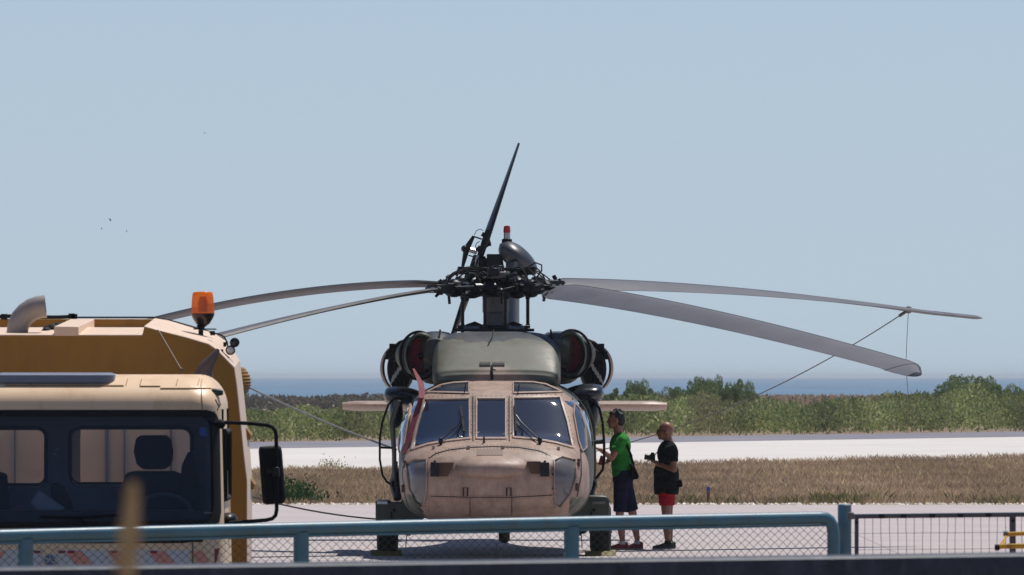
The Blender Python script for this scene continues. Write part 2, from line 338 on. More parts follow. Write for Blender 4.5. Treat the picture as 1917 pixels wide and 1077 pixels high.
shrubs = [(1152, 724, 1.5, 'slim shrub immediately right of the helicopter engine'), (1188, 714, 1.5, 'tall feathery shrub just above the right tailplane root'), (1226, 738, 1.7, 'low rounded shrub above the right half of the tailplane'),
 (1262, 730, 1.7, 'medium shrub above the outer tip of the tailplane'), (1290, 716, 2.1, 'broad dense shrub left of the two pointed shrubs'), (1325, 711, 1.7, 'tall pointed shrub, tallest of the group right of the tailplane'),
 (1372, 718, 1.6, 'shrub with two narrow tops left of the sloping tie-down rope'), (1402, 724, 1.6, 'loose shrub touching the sloping tie-down rope'), (1560, 752, 1.8, 'low shrub under the tip of the near rotor blade'),
 (1655, 742, 2.0, 'shrub left of the thin cord hanging from the rotor blade'), (1742, 735, 2.2, 'shrub right beside the thin hanging cord'), (1780, 716, 2.6, 'big leafy shrub at the left shoulder of the tallest thicket'),
 (1822, 708, 2.8, 'tallest shrub of the thicket at right'), (1862, 716, 2.2, 'shrub at the right shoulder of the tallest thicket'), (1907, 728, 1.8, 'shrub cut off by the right border of the photo'),
 (1208, 727, 1.3, 'small shrub in the dip between the feathery and the rounded shrub'), (1306, 707, 1.5, 'slender shrub with the highest tip between the tailplane and the rope'), (1347, 719, 1.4, 'short dense shrub right of the tall pointed shrub'),
 (1798, 712, 2.2, 'leafy shrub left of the top of the tallest thicket'), (1845, 709, 2.0, 'leafy shrub right of the top of the tallest thicket'), (1700, 741, 1.6, 'low shrub directly behind the thin hanging cord'),
 (478, 766, 1.5, 'shrub beside the truck body edge beyond the taxiway'), (595, 762, 1.7, 'shrub between truck mirror and helicopter beyond the taxiway'), (648, 750, 1.2, 'narrow dark shrub just left of the left tailplane tip'), (540, 770, 1.6, 'low shrub above the truck mirror'),
 (1480, 756, 1.7, 'low shrub just right of where the rope crosses the scrub')]
for i, (px_, top_, wd, lab) in enumerate(shrubs):
    Yd = 385+(i*37) % 70 if px_ != 1822 else 430
    p = P(px_, top_, Yd); hh = p.z+.05
    o = thing('shrub', lab, 'shrub', (p.x, Yd, -.05), 'shrubs standing out of the scrub belt')
    c = link('crown', protos[i % 5][0], o); s_ = link('trunk', protos[i % 5][1], o)
    o.scale = (wd*.74, wd*.74, hh*.98); o.rotation_euler = (0, 0, i*1.3)
# ---- leafy weed clump by the truck mirror
N = 1500; cen = np.stack([rng.normal(0, .22, N), rng.normal(0, .2, N), np.abs(rng.normal(0, .17, N))], 1)
wc = link('weed_clump', leaves(cen, rng.uniform(.018, .05, N), tints(N, [(62, 92, 52), (78, 108, 60), (50, 78, 44)]), m_leaf, 'weed_clump', 1.5)); wc.location = P(553, 940, 162)
tag(wc, 'dark green leafy weed clump beside the truck mirror at the apron edge', 'weed')
N = 260; cen = np.stack([rng.normal(0, .16, N), rng.normal(0, .2, N), np.abs(rng.normal(0, .11, N))], 1)
for px_, yy, lab in ((622, 858, 'wispy grass tuft against the white taxiway left of the helicopter'),):
    o = link('grass_tuft', leaves(cen, rng.uniform(.012, .035, N), tints(N, [(150, 140, 100), (130, 130, 84)]), m_leaf, 'grass_tuft', 3)); o.location = (P(px_, 0, 224).x, 224, 0); tag(o, lab, 'grass tuft', kind='stuff')
# ---- sea, far shore
q = NT('sea_water'); v = q.coord(); q.l(q.ramp(q.noise(v, .02, 5, .6, (1, .15, 1)), [(.35, lin((90, 120, 146))), (.65, lin((102, 132, 156)))]), q.b.inputs['Base Color'])
q.b.inputs['Roughness'].default_value = .6; q.b.inputs['Specular IOR Level'].default_value = .12; q.bump(q.noise(v, .6, 4), .6, .3)
sheet('sea', -9000, 9000, 895, 19500, -.55, q.m, 3, 12)
# ---- haze: even air around everything
b = M(); b.box((0, 9900, 1.75), (24000, 21200, 8.5)); hz = b.build('haze', mat('haze_tmp', (255, 255, 255)), smooth=0)
hm = bpy.data.materials.new('haze_air'); hm.use_nodes = True; t_ = hm.node_tree; t_.nodes.remove(t_.nodes['Principled BSDF'])
vp = t_.nodes.new('ShaderNodeVolumePrincipled'); vp.inputs['Color'].default_value = (.84, .92, 1, 1); vp.inputs['Density'].default_value = HAZE = 1.1e-4; vp.inputs['Anisotropy'].default_value = .2
t_.links.new(vp.outputs[0], t_.nodes['Material Output'].inputs['Volume']); hz.data.materials.clear(); hz.data.materials.append(hm); hz['kind'] = 'stuff'
# ================================================================ HELICOPTER
m_dark = mat('dark_metal', (25, 26, 29), .38, .5, var=.5, scale=14, bump=.3)
m_black = mat('black_rubber', (14, 14, 16), .75, var=.3, spec=.3)
m_steel = mat('bright_steel', (170, 168, 165), .28, .9, var=.2, scale=20)
m_greym = mat('grey_paint', (112, 108, 106), .55, var=.15, dirt=(70, 66, 64))
m_red = mat('red_cover', (120, 20, 34), .7, var=.25)
m_int = mat('cockpit_trim', (74, 84, 98), .8)
m_seat = mat('pale_seat_back', (214, 220, 228), .7)
m_gl = glass('cockpit_glass', (.74, .8, .88), 3.6, .03, .80, (.09, .13, .26))
m_glr = glass('tinted_roof_glass', (.10, .14, .22), 1.6, .03, .9, (.02, .03, .06))
m_gl_side = glass('blown_side_glass', (.4, .5, .6), 2.6, .06, .6, (.16, .22, .3))
m_gl_chin = glass('scratched_chin_glass', (.45, .45, .45), 1.6, .12, .4, (.26, .24, .24))
HX, HY = -.19, 116.7
def paint():
    q = NT('camouflage_paint'); v = q.coord(); sp = q.n('SeparateXYZ'); q.l(v, sp.inputs[0]); X, Y, Z = sp.outputs
    n1 = q.noise(v, 1.1, 4, .55); ax = q.math('ABSOLUTE', X)
    nn = q.math('MULTIPLY', q.math('SUBTRACT', n1, .5), .5)
    a = q.math('ADD', q.math('MULTIPLY', Y, -1), -2.72)                       # nose side of the cockpit
    a = q.math('ADD', a, q.math('MULTIPLY', q.math('LESS_THAN', Z, 2.19), q.math('MAXIMUM', q.math('SUBTRACT', .8, q.math('MULTIPLY', ax, 1.7)), 0)))
    low = q.math('MULTIPLY', q.math('MAXIMUM', q.math('SUBTRACT', .74, q.math('ADD', Z, nn)), 0), q.math('MULTIPLY', q.math('GREATER_THAN', q.math('ADD', ax, nn), .86), 7.0))
    a = q.math('SUBTRACT', q.math('ADD', a, q.math('MULTIPLY', nn, .5)), 0)
    pinkm = q.math('MULTIPLY_ADD', a, 16, True) if False else q.ramp(a, [(0, (0, 0, 0)), (.04, (1, 1, 1))])
    side = q.math('MULTIPLY', q.ramp(q.math('SUBTRACT', q.math('ADD', ax, q.math('MULTIPLY', nn, .5)), 1.03), [(0, (0, 0, 0)), (.03, (1, 1, 1))]), q.math('GREATER_THAN', Y, -3.75))
    lowm = q.ramp(low, [(0, (0, 0, 0)), (.25, (1, 1, 1))]); pinkm = q.math('MULTIPLY', pinkm, q.math('MULTIPLY', q.math('SUBTRACT', 1, side), q.math('SUBTRACT', 1, lowm)))
    # pink wedge on the fairing front
    wg = q.math('SUBTRACT', q.math('SUBTRACT', .50, q.math('ABSOLUTE', q.math('ADD', X, -.0))), q.math('MULTIPLY', q.math('SUBTRACT', Z, 2.16), 1.9))
    wg = q.math('ADD', wg, q.math('MULTIPLY', nn, .25)); wgm = q.math('MULTIPLY', q.ramp(wg, [(0, (0, 0, 0)), (.22, (.8,)*3)]), q.math('GREATER_THAN', Z, 2.1))
    wgm = q.math('MULTIPLY', wgm, q.math('LESS_THAN', ax, .9))
    fine = q.noise(v, 9, 8, .7); mott = q.noise(v, 2.4, 3)
    pink = q.ramp(fine, [(.3, lin((156, 129, 113))), (.7, lin((182, 154, 136)))])
    green = q.ramp(fine, [(.3, lin((50, 56, 44))), (.7, lin((66, 70, 56)))])
    olive = q.ramp(fine, [(.3, lin((88, 90, 78))), (.7, lin((106, 107, 94)))])
    navy = q.ramp(fine, [(.3, lin((44, 54, 62))), (.7, lin((58, 66, 74)))])
    fair = q.math('MULTIPLY', q.math('GREATER_THAN', Z, 2.16), q.math('LESS_THAN', ax, .72))
    fair = q.math('MULTIPLY', fair, q.math('LESS_THAN', q.math('ADD', Z, nn), 2.61))
    base = q.mix(q.ramp(mott, [(.5, (0, 0, 0)), (.56, (1, 1, 1))]), green, olive)
    top_ = q.ramp(q.math('ADD', Z, nn), [(0, (0, 0, 0)), (1, (1, 1, 1))])
    base = q.mix(q.math('MULTIPLY', q.math('GREATER_THAN', q.math('ADD', Z, nn), 2.55), q.math('LESS_THAN', ax, .82)), base, navy)
    base = q.mix(fair, base, olive); base = q.mix(wgm, base, pink); base = q.mix(pinkm, base, pink)
    dirt = q.noise(v, 4, 9, .75, (1, 1, .3)); base = q.mix(q.ramp(dirt, [(.46, (0, 0, 0)), (.74, (.7,)*3)]), base, lin((96, 80, 68)))
    q.l(base, q.b.inputs['Base Color']); q.l(q.ramp(fine, [(.3, (.42,)*3), (.7, (.6,)*3)]), q.b.inputs['Roughness']); q.b.inputs['Specular IOR Level'].default_value = .35
    q.bump(q.noise(v, 7, 3), .12, .01); return q.m
m_camo = paint()
m_pink = mat('sand_pink_paint', (170, 144, 128), .45, var=.12, dirt=(120, 92, 80))
m_green = mat('dark_green_paint', (52, 58, 46), .45, var=.2, dirt=(80, 78, 60))
m_navy = mat('blue_black_gloss', (26, 32, 42), .25, var=.2, scale=3)
heli = thing('helicopter', 'camouflaged twin engine military helicopter facing the camera on the apron, blades tied down', 'helicopter', (HX, HY, 0))
HB = Vector(heli.location)
def cxx(Y): return -.215+(Y-112)*.0088
# --- fuselage loft
st = [  # Y, halfwidth, ztop, zbot, exponent
 (111.93, .28, 1.02, .86, 2.0), (111.96, .62, 1.12, .74, 2.4), (112.03, .84, 1.20, .63, 2.8), (112.15, .97, 1.28, .53, 3.0), (112.35, 1.05, 1.36, .46, 3.1),
 (112.6, 1.10, 1.43, .43, 3.1), (112.84, 1.13, 1.47, .42, 3.2), (112.93, 1.14, 1.54, .42, 3.2), (113.45, 1.17, 1.97, .42, 3.2), (113.62, 1.175, 2.04, .42, 3.2), (114.1, 1.185, 2.13, .42, 3.2),
 (114.6, 1.19, 2.16, .42, 3.2), (116, 1.21, 2.17, .42, 3.3), (119, 1.20, 2.15, .42, 3.3), (120.6, 1.0, 2.12, .55, 3), (121.6, .62, 2.08, .85, 2.6), (123.5, .42, 2.02, 1.1, 2.3), (126.2, .28, 1.98, 1.35, 2.2), (127.2, .12, 1.9, 1.5, 2)]
def sect(Y):
    for a, b_ in zip(st, st[1:]):
        if Y <= b_[0]:
            t = (Y-a[0])/(b_[0]-a[0]); return [u+(v_-u)*t for u, v_ in zip(a, b_)]
    return list(st[-1])
Ys = list(np.arange(111.93, 112.2, .02))+list(np.arange(112.2, 114.7, .03))+list(np.arange(114.8, 127.3, .3))
sm_ = [sect(Y) for Y in Ys]
A = np.array(sm_); 
for _ in range(2):
    A[3:88, 1:] = (A[2:87, 1:]+2*A[3:88, 1:]+A[4:89, 1:])/4
NS = 208
def superring(cx_, Y, wd, zm, up, dn, e, n):          # superellipse with evenly spaced points
    t = np.linspace(0, 2*np.pi, 2400, endpoint=False); c, s_ = np.cos(t), np.sin(t); k = 2/e
    x = wd*np.sign(c)*np.abs(c)**k; z = np.sign(s_)*np.abs(s_)**k; z = np.where(z > 0, z*up, z*dn)
    d = np.hypot(np.diff(x, append=x[0]), np.diff(z, append=z[0])); L_ = np.concatenate([[0], np.cumsum(d)]); g_ = np.linspace(0, L_[-1], n, endpoint=False)
    xs_ = np.interp(g_, L_, np.append(x, x[0])); zs_ = np.interp(g_, L_, np.append(z, z[0])); return [Vector((cx_+a, Y, zm+b_)) for a, b_ in zip(xs_, zs_)]
def ring(row, n=NS):
    Y, wd, zt, zb, e = row; zm = zb+(zt-zb)*.44 if Y > 112.9 else (zt+zb)/2+(.03)
    zm = min(zm, 1.14); return superring(cxx(Y), Y, wd, zm, zt-zm, zm-zb, e, n)
rings = [ring(r) for r in A]
body = M(); body.loft(rings)
bvh = BVHTree.FromPolygons([tuple(v) for v in body.v], [tuple(f) for f in body.f])
CAM = Vector((0, 0, H))
def hit(px, py, off=0, bv=None):
    d = (P(px, py, 100)-CAM).normalized(); loc, nrm, _, _ = (bv or bvh).ray_cast(CAM, d)
    if loc is None: return None
    if nrm.y > 0: nrm = -nrm
    return loc+nrm*off
def inpoly(x, y, poly):
    r = False; j = len(poly)-1
    for i in range(len(poly)):
        xi, yi = poly[i]; xj, yj = poly[j]
        if (yi > y) != (yj > y) and x < (xj-xi)*(y-yi)/(yj-yi)+xi: r = not r
        j = i
    return r
def dens(poly, step=5, closed=True):
    out = []
    for i in range(len(poly) if closed else len(poly)-1):
        a, b_ = Vector(poly[i]), Vector(poly[(i+1) % len(poly)]); k = max(1, int((b_-a).length/step))
        out += [tuple(a.lerp(b_, t/k)) for t in range(k)]
    if not closed: out.append(tuple(poly[-1]))
    return out
def offs(poly, d, closed=True):                       # offset of an outline
    n = len(poly); ar = sum(poly[i][0]*poly[(i+1) % n][1]-poly[(i+1) % n][0]*poly[i][1] for i in range(n)); sg = 1 if ar > 0 else -1; out = []
    for i in range(n):
        a = Vector(poly[i-1] if closed or i else poly[i]); c = Vector(poly[(i+1) % n] if closed or i < n-1 else poly[i]); t = (c-a)
        if t.length < 1e-6: t = Vector((1, 0))
        t.normalize(); out.append((poly[i][0]+t.y*d*sg, poly[i][1]-t.x*d*sg))
    return out
def patch(poly, off, thick, bv=None, step=6):         # a plate laid over a curved surface
    pd = dens(poly, step); xs = [p[0] for p in poly]; ys_ = [p[1] for p in poly]; pts = [Vector(p) for p in pd]; n = len(pd)
    gx = np.arange(min(xs)+step, max(xs), step); gy = np.arange(min(ys_)+step, max(ys_), step); inn = offs(pd, -2)
    pts += [Vector((x, y)) for x in gx for y in gy if inpoly(x, y, inn)]
    r = delaunay_2d_cdt(pts, [], [list(range(n))], 1, 1e-4); P3 = [hit(p.x, p.y, off, bv) for p in r[0]]; P0 = [hit(p.x, p.y, off-thick, bv) for p in r[0]]
    fs = [tuple(f) for f in r[2] if all(P3[i] is not None for i in f)]
    b = M(); ok = {i: k for k, i in enumerate(i for i in range(len(P3)) if P3[i] is not None)}
    m = len(ok); vs = [P3[i] for i in ok]+[P0[i] for i in ok]; fs = [tuple(ok[i] for i in f) for f in fs]
    ed = {}
    for f in fs:
        for i in range(len(f)): e = (f[i], f[(i+1) % len(f)]); ed[e] = 1
    rim = [(a, b_, b_+m, a+m) for a, b_ in ed if (b_, a) not in ed]
    b.add(vs, fs+[tuple(i+m for i in f[::-1]) for f in fs]+rim); return b
def strip(line, wpx, off, thick, closed=False, bv=None, step=4):
    l = dens(line, step, closed); a = offs(l, wpx/2, closed); c = offs(l, -wpx/2, closed); rg = []
    for p, q_ in zip(a, c):
        v = [hit(*p, off, bv), hit(*q_, off, bv), hit(*q_, off-thick, bv), hit(*p, off-thick, bv)]
        if all(x is not None for x in v): rg.append(v)
    b = M()
    if len(rg) > 1:
        if closed: rg.append(rg[0])
        b.loft(rg, not closed)
    return b
def mir(poly, c=924): return [(2*c-x, y) for x, y in poly]
win = dict(
 wl=[(795, 748), (879, 746), (879.5, 822), (840, 826), (800, 833), (771, 842), (780, 800)],
 wc=[(892, 746), (947, 746), (947, 822), (892, 822)],
 wr=[(961, 745), (1048, 744), (1062, 790), (1072, 839), (1040, 830), (1000, 823), (961, 820)],
 el=[(800, 735), (826, 722), (850, 718), (878, 716.5), (878, 737)], er=[(961, 737), (961, 716.5), (998, 717), (1022, 721), (1052, 735)],
 cl=[(760, 868), (775, 860), (799, 860), (799, 925), (792, 948), (778, 940), (766, 915)], cr=[(1037, 862), (1052, 855), (1077, 861), (1078, 895), (1068, 925), (1048, 950), (1040, 945), (1037, 920)])
sidel = [(770, 757), (764, 790), (757, 835), (752, 850), (747.5, 846), (750, 806), (758, 772)]
sider = [(1075, 756), (1085, 768), (1094, 800), (1097, 838), (1089, 846), (1082, 826), (1073, 775)]
# cut the window openings out of the skin
holes = [win[k] for k in win if k[0] in 'wec']
cut = []; side_f = []
for f in body.f:
    if len(f) > 4: cut.append(f); continue
    c = sum((body.v[i] for i in f), Vector())/4
    if c.y < 114.6:
        px, py = 958.5+c.x*F/c.y, 705-(c.z-H)*F/c.y
        if any(inpoly(px, py, h_) for h_ in holes): continue
    if 113.5 < c.y < 114.55 and 1.34 < c.z < 1.9 and abs(c.x-cxx(c.y)) > .85: side_f.append(f); continue
    cut.append(f)
for sg_ in (-1, 1):
    ff = [f for f in side_f if (body.v[f[0]].x-cxx(114))*sg_ > 0]; us = sorted({i for f in ff for i in f}); mp_ = {i: k for k, i in enumerate(us)}
    dw = M(); dw.add([body.v[i] for i in us], [tuple(mp_[i] for i in f) for f in ff]); dw.build('door_window', m_gl_side, heli, HB, smooth=80)
body.f = cut; fus = body.build('fuselage', m_camo, heli, HB, smooth=50)
fm = fus.modifiers.new('skin', 'SOLIDIFY'); fm.thickness = .012; fm.offset = -1
# glass and frames (each pane with its frame)
for k, g in (('wl', m_gl), ('wc', m_gl), ('wr', m_gl), ('el', m_navy), ('er', m_navy), ('cl', m_gl_chin), ('cr', m_gl_chin)):
    nm = {'w': 'windshield', 'e': 'roof_window', 'c': 'chin_window'}[k[0]]
    if k == 'wc': nm = 'windshield'
    pn = patch(offs(dens(win[k], 8), 1.2), .008 if k[0] == 'e' else -.002, .008).build(nm, g, heli, HB, smooth=80)
    strip(win[k], 3.0 if k[0] == 'w' else 2.2, .016, .02, True).build('frame', m_pink if k[0] != 'c' else m_camo, pn, HB, smooth=40)
    # rivets along the frame
    b = M()
    for i, p in enumerate(dens(offs(dens(win[k], 8), 3.4), 8)):
        v = hit(*p, .012)
        if v is not None and i % 1 == 0: b.ell(v, .006, n=5, m=3)
    if k[0] == 'w': b.build('rivet', m_dark, pn, HB)['kind'] = 'stuff'
for pl, c in ((sidel, -1), (sider, 1)):
    pn = patch(pl, .012, .02, step=3).build('side_window', m_gl_side, heli, HB, smooth=80)
    strip(pl, 1.8, .02, .02, True, step=3).build('frame', m_pink, pn, HB)
# cockpit interior
b = M(); b.box((cxx(114), 114.0, .80), (1.9, 2.4, .04)); b.build('cockpit_floor', m_int, heli, HB)
b = M(); b.prism([P(x, y, 115.1) for x, y in ((772, 740), (1078, 740), (1085, 880), (1060, 930), (790, 930), (765, 880))], (0, .05, 0)); b.build('cockpit_bulkhead', m_int, heli, HB)
b = M(); b.prism([P(x, y, 113.35) for x, y in ((783, 838), (800, 824), (890, 818), (950, 818), (1050, 824), (1065, 838), (1065, 880), (783, 880))], (0, .35, 0)); b.build('instrument_panel', m_black, heli, HB, bev=.01)
for poly in ([(805, 806), (812, 801), (850, 796), (873, 795), (873, 840), (805, 840)], [(968, 797), (990, 791), (1028, 800), (1034, 806), (1036, 840), (968, 840)]):
    b = M(); b.prism([P(x, y, 113.75+(840-y)*.012) for x, y in poly], (0, .12, 0)); s_ = b.build('pilot_seat', m_seat, heli, HB, bev=.015)
    x0 = poly[0][0]; b = M()
    for fx_ in (.28, .68): b = M(); b.bar(P(x0+66*fx_, 799, 114.22), P(x0+66*fx_, 838, 113.76), .03, .012, (0, 1, 0)); b.build('seat_strap', m_int, s_, HB)
    b = M(); b.box(P(x0+33, 791, 114.35), (.28, .08, .1)); b.build('headrest', m_int, s_, HB, bev=.02)
b = M(); b.prism([P(x, y, 114.9) for x, y in ((893, 792), (947, 792), (947, 845), (893, 845))], (0, .04, 0)); cd = b.build('cabin_door_panel', m_seat, heli, HB, bev=.01)
b = M(); b.lathe([(.055, -.02), (.055, .02)], P(930, 802, 114.88), (0, 1, 0)); b.build('porthole', m_black, cd, HB)
b = M(); [b.bar(P(x, 792, 114.885), P(x, 845, 114.885), .02, .015, (0, 1, 0)) for x in (907, 914)]; b.build('rib', m_int, cd, HB)
# nose bulge
b = M(); n = 40; rg = []
for i in range(15):
    t = i/14; k = math.sin(t*math.pi/2); yy = 112.75-.93*k; rr = max(math.cos(t*math.pi/2), .03)**.62
    row = []
    for j in range(n):
        u = 2*math.pi*j/n; c, s_ = math.cos(u), math.sin(u); x = math.copysign(abs(c)**(2/2.7), c)*.63*rr; z = math.copysign(abs(s_)**(2/2.2), s_)
        z = z*(.20 if z > 0 else .16)*rr
        row.append(Vector((cxx(112)+x-.03, yy, 1.06+z+.12*(1-k))))
    rg.append(row)
b.loft(rg); nose = b.build('nose_cone', m_camo, heli, HB, smooth=60)
nb = M(); nb.loft(rg); nbv = BVHTree.FromPolygons([tuple(v) for v in nb.v+body.v], [tuple(f) for f in nb.f]+[tuple(i+len(nb.v) for i in f) for f in cut])
# seams of the nose door and lower panels, real thin lips
def seam(name, line, w=1.2, m=None, off=.006, bv=None, parent=None, closed=False):
    b = strip(line, w, off, .012, closed, bv or nbv)
    if b.v: return b.build(name, m or m_dark, parent or heli, HB)
arch = [(803, 859), (815, 850), (840, 843), (880, 838), (925, 836.5), (970, 838), (1008, 844), (1030, 853)]
seam('nose_door_seam', arch, 1.3)
seam('panel_seam', [(806, 929), (880, 931), (960, 931), (1034, 927)], 1.3); seam('panel_seam', [(801, 858), (802, 962)], 1.1, m_camo, .008); seam('panel_seam', [(1034, 855), (1034, 960)], 1.1, m_camo, .008)
seam('panel_seam', [(880, 932), (880, 966)], .8); seam('panel_seam', [(958, 932), (958, 966)], .8)
seam('door_post_seam', [(775, 745), (766, 790), (756, 850), (753, 890), (758, 930), (768, 960)], 1.6, m_dark); seam('door_post_seam', [(1071, 745), (1082, 800), (1087, 850), (1088, 890), (1080, 930)], 1.6, m_dark)
seam('centre_post_seam', [(885.5, 742), (885.5, 826)], 1.6, m_dark, .012); seam('centre_post_seam', [(953.5, 742), (953.5, 826)], 1.6, m_dark, .012)
b = M()
for ln, o_ in ((arch, 3), (arch, -3), ([(806, 929), (880, 931), (960, 931), (1034, 927)], 3), ([(806, 929), (880, 931), (960, 931), (1034, 927)], -3), ([(798, 862), (798, 960)], 0), ([(1038, 956), (1038, 860)], 0), ([(884, 716), (884, 744)], 0), ([(957, 716), (957, 744)], 0)):
    for p in dens(ln, 6, False):
        v = hit(p[0], p[1]+(o_ if o_ else 0), .003, nbv)
        if v is not None: b.ell(v, .0045, n=5, m=3)
b.build('rivet', m_dark, heli, HB, kind='stuff')
b = patch([(893, 841), (941, 841), (941, 853), (893, 853)], .006, .01, nbv); b.build('nose_placard', mat('worn_placard', (128, 104, 92), .6), heli, HB)
for x in (867, 948):                                  # latches and small fittings
    b = M(); b.tube([hit(x+.5+dx, yy, .02, nbv) for dx, yy in ((0, 928), (0, 913), (8, 913), (8, 928))], .008, 6); b.build('latch', m_dark, heli, HB)
for x, yy in ((877, 840), (941, 840), (1045, 842), (812, 840)):
    b = M(); b.box(hit(x, yy, .012, nbv), (.035, .03, .05)); b.build('hinge', m_pink, heli, HB, bev=.004)
b = M(); b.tube([hit(906, 829, 0), hit(906, 829, 0)+Vector((0, -.03, .075))], [.014, .01], 8); b.build('temperature_probe', m_dark, heli, HB)
for sx, pts, lx in ((-1, [(822, 866), (850, 866), (838, 892), (822, 892)], 814), (1, [(987, 864), (1012, 864), (1012, 887), (994, 887)], 1020)):
    pm = sum(x for x, _ in pts)/4
    b = M(); b.prism([P(x, y, 111.93) for x, y in pts], (0, .3, 0)); v = b.build('pitot_recess', mat('brown_recess', (92, 66, 54), .8), heli, HB)
    b = M(); b.box(P(lx, 879, 111.9), (.105, .12, .17)); b.box(P(lx, 866, 111.9), (.03, .05, .05)); b.build('sensor_box', m_dark, heli, HB, bev=.006)
for x, yy in ((760, 870), (757, 915), (1081, 868), (1079, 912)):
    b = M(); p = hit(x, yy, .02); b.box(p, (.03, .04, .09)); b.ell(p+Vector((0, -.02, .03)), .022, n=8, m=5); b.build('door_hinge', mat('brown_fitting', (84, 58, 48), .6) if x == 760 else bpy.data.materials['brown_fitting'], heli, HB)
# wipers
for base, el, tip, bl in (((826, 832), (858, 800), (866, 785), ((862, 763), (869, 812))), ((1010, 831), (975, 795), (966, 782), ((964, 760), (966, 812)))):
    b = M(); v = [hit(*p, .04) for p in (base, el, tip)]; b.tube(v, .009, 6); b.tube([p+Vector((.02*(1 if base[0] < 900 else -1), 0, -.05)) for p in v], .006, 6); b.ell(v[0], (.03, .03, .045), n=8, m=6)
    w_ = b.build('wiper', m_dark, heli, HB)
    b = M(); b.bar(hit(*bl[0], .03), hit(*bl[1], .03), .022, .02); b.build('wiper_blade', m_black, w_, HB)
# small antennas on roof
for x, y0, y1 in ((869, 737, 718), (969, 738, 722)):
    b = M(); p = hit(x, y0, 0); b.tube([p, p+Vector((.02, 0, .12))], .007, 5); b.build('roof_probe', m_dark, heli, HB)
# --- sliding control fairing above the cockpit
def loft_st(sts, n=48, cx=cxx):
    rg = []
    for Y, wd, zt, zb, e in sts:
        rg.append(superring(cx(Y), Y, wd, (zt+zb)/2, (zt-zb)/2, (zt-zb)/2, e, n))
    return rg
def dense_st(s_, k=6):
    o = []
    for a, b_ in zip(s_, s_[1:]): o += [[u+(v-u)*t/k for u, v in zip(a, b_)] for t in range(k)]
    o.append(list(s_[-1])); A = np.array(o)
    for _ in range(3): A[1:-1, 1:] = (A[:-2, 1:]+2*A[1:-1, 1:]+A[2:, 1:])/4
    return A.tolist()
b = M(); b.loft(loft_st(dense_st([(114.42, .70, 2.22, 2.08, 3.5), (114.47, .765, 2.27, 2.05, 4.4), (114.72, .785, 2.44, 2.02, 5), (115.0, .79, 2.60, 2.0, 5), (115.3, .79, 2.70, 1.9, 5), (115.8, .77, 2.76, 1.9, 4.4), (118.8, .74, 2.76, 1.9, 4), (120.5, .5, 2.5, 1.8, 3), (122, .3, 2.2, 1.7, 2.5)]), 64), True)
fair = b.build('control_fairing', m_camo, heli, HB, smooth=50); fbv = BVHTree.FromPolygons([tuple(v) for v in b.v], [tuple(f) for f in b.f])
for x0, x1 in ((899, 918), (923, 944)):
    b = M()
    for x in np.arange(x0, x1, 2.6): b.bar(hit(x, 679, .008, fbv), hit(x, 686, .008, fbv), .011, .012)
    b.build('vent_grille', m_dark, heli, HB)
b = M(); b.tube([hit(921, 686, .01, fbv), hit(921, 700, .03, fbv), hit(921, 711, .03, fbv)], .016, 7); b.tube([hit(919, 693, .03, fbv), hit(928, 696, .03, fbv)], .008, 5); b.build('latch_rod', m_dark, heli, HB)
b = M(); b.tube([hit(924, 622, .02, fbv), hit(922, 634, .03, fbv), hit(915, 646, .03, fbv)], .008, 5); b.build('loose_cable', m_black, heli, HB)
# navigation: dark gloss blisters at each shoulder
for s_, pts in ((-1, (718, 790, 741)), (1, (1056, 1131, 736))):
    c = P((pts[0]+pts[1])/2, pts[2], 115.6); wd = (pts[1]-pts[0])/2*115.6/F; b = M(); rg = []
    for i in range(17):
        t = -1+2*i/16; k = max(1-abs(t)**4, .0)**.3; k = max(k, .12); x = c.x+wd*t
        hh_ = (.115 if (t*s_ > -.2) else .115-.02*(abs(t)))*k
        rg.append([Vector((x, c.y+.42*k*math.cos(u), c.z+hh_*math.sin(u)-.03*(t*s_ < 0)*abs(t))) for u in (2*math.pi*j/20 for j in range(20))])
    b.loft(rg); b.build('shoulder_blister', m_navy, heli, HB, smooth=60)
    c2 = P(741 if s_ < 0 else 1110, 772, 115.7); b = M(); b.ell(c2, (.09, .25, .2), n=16, m=10); b.build('window_bulge', m_navy, heli, HB, smooth=60)
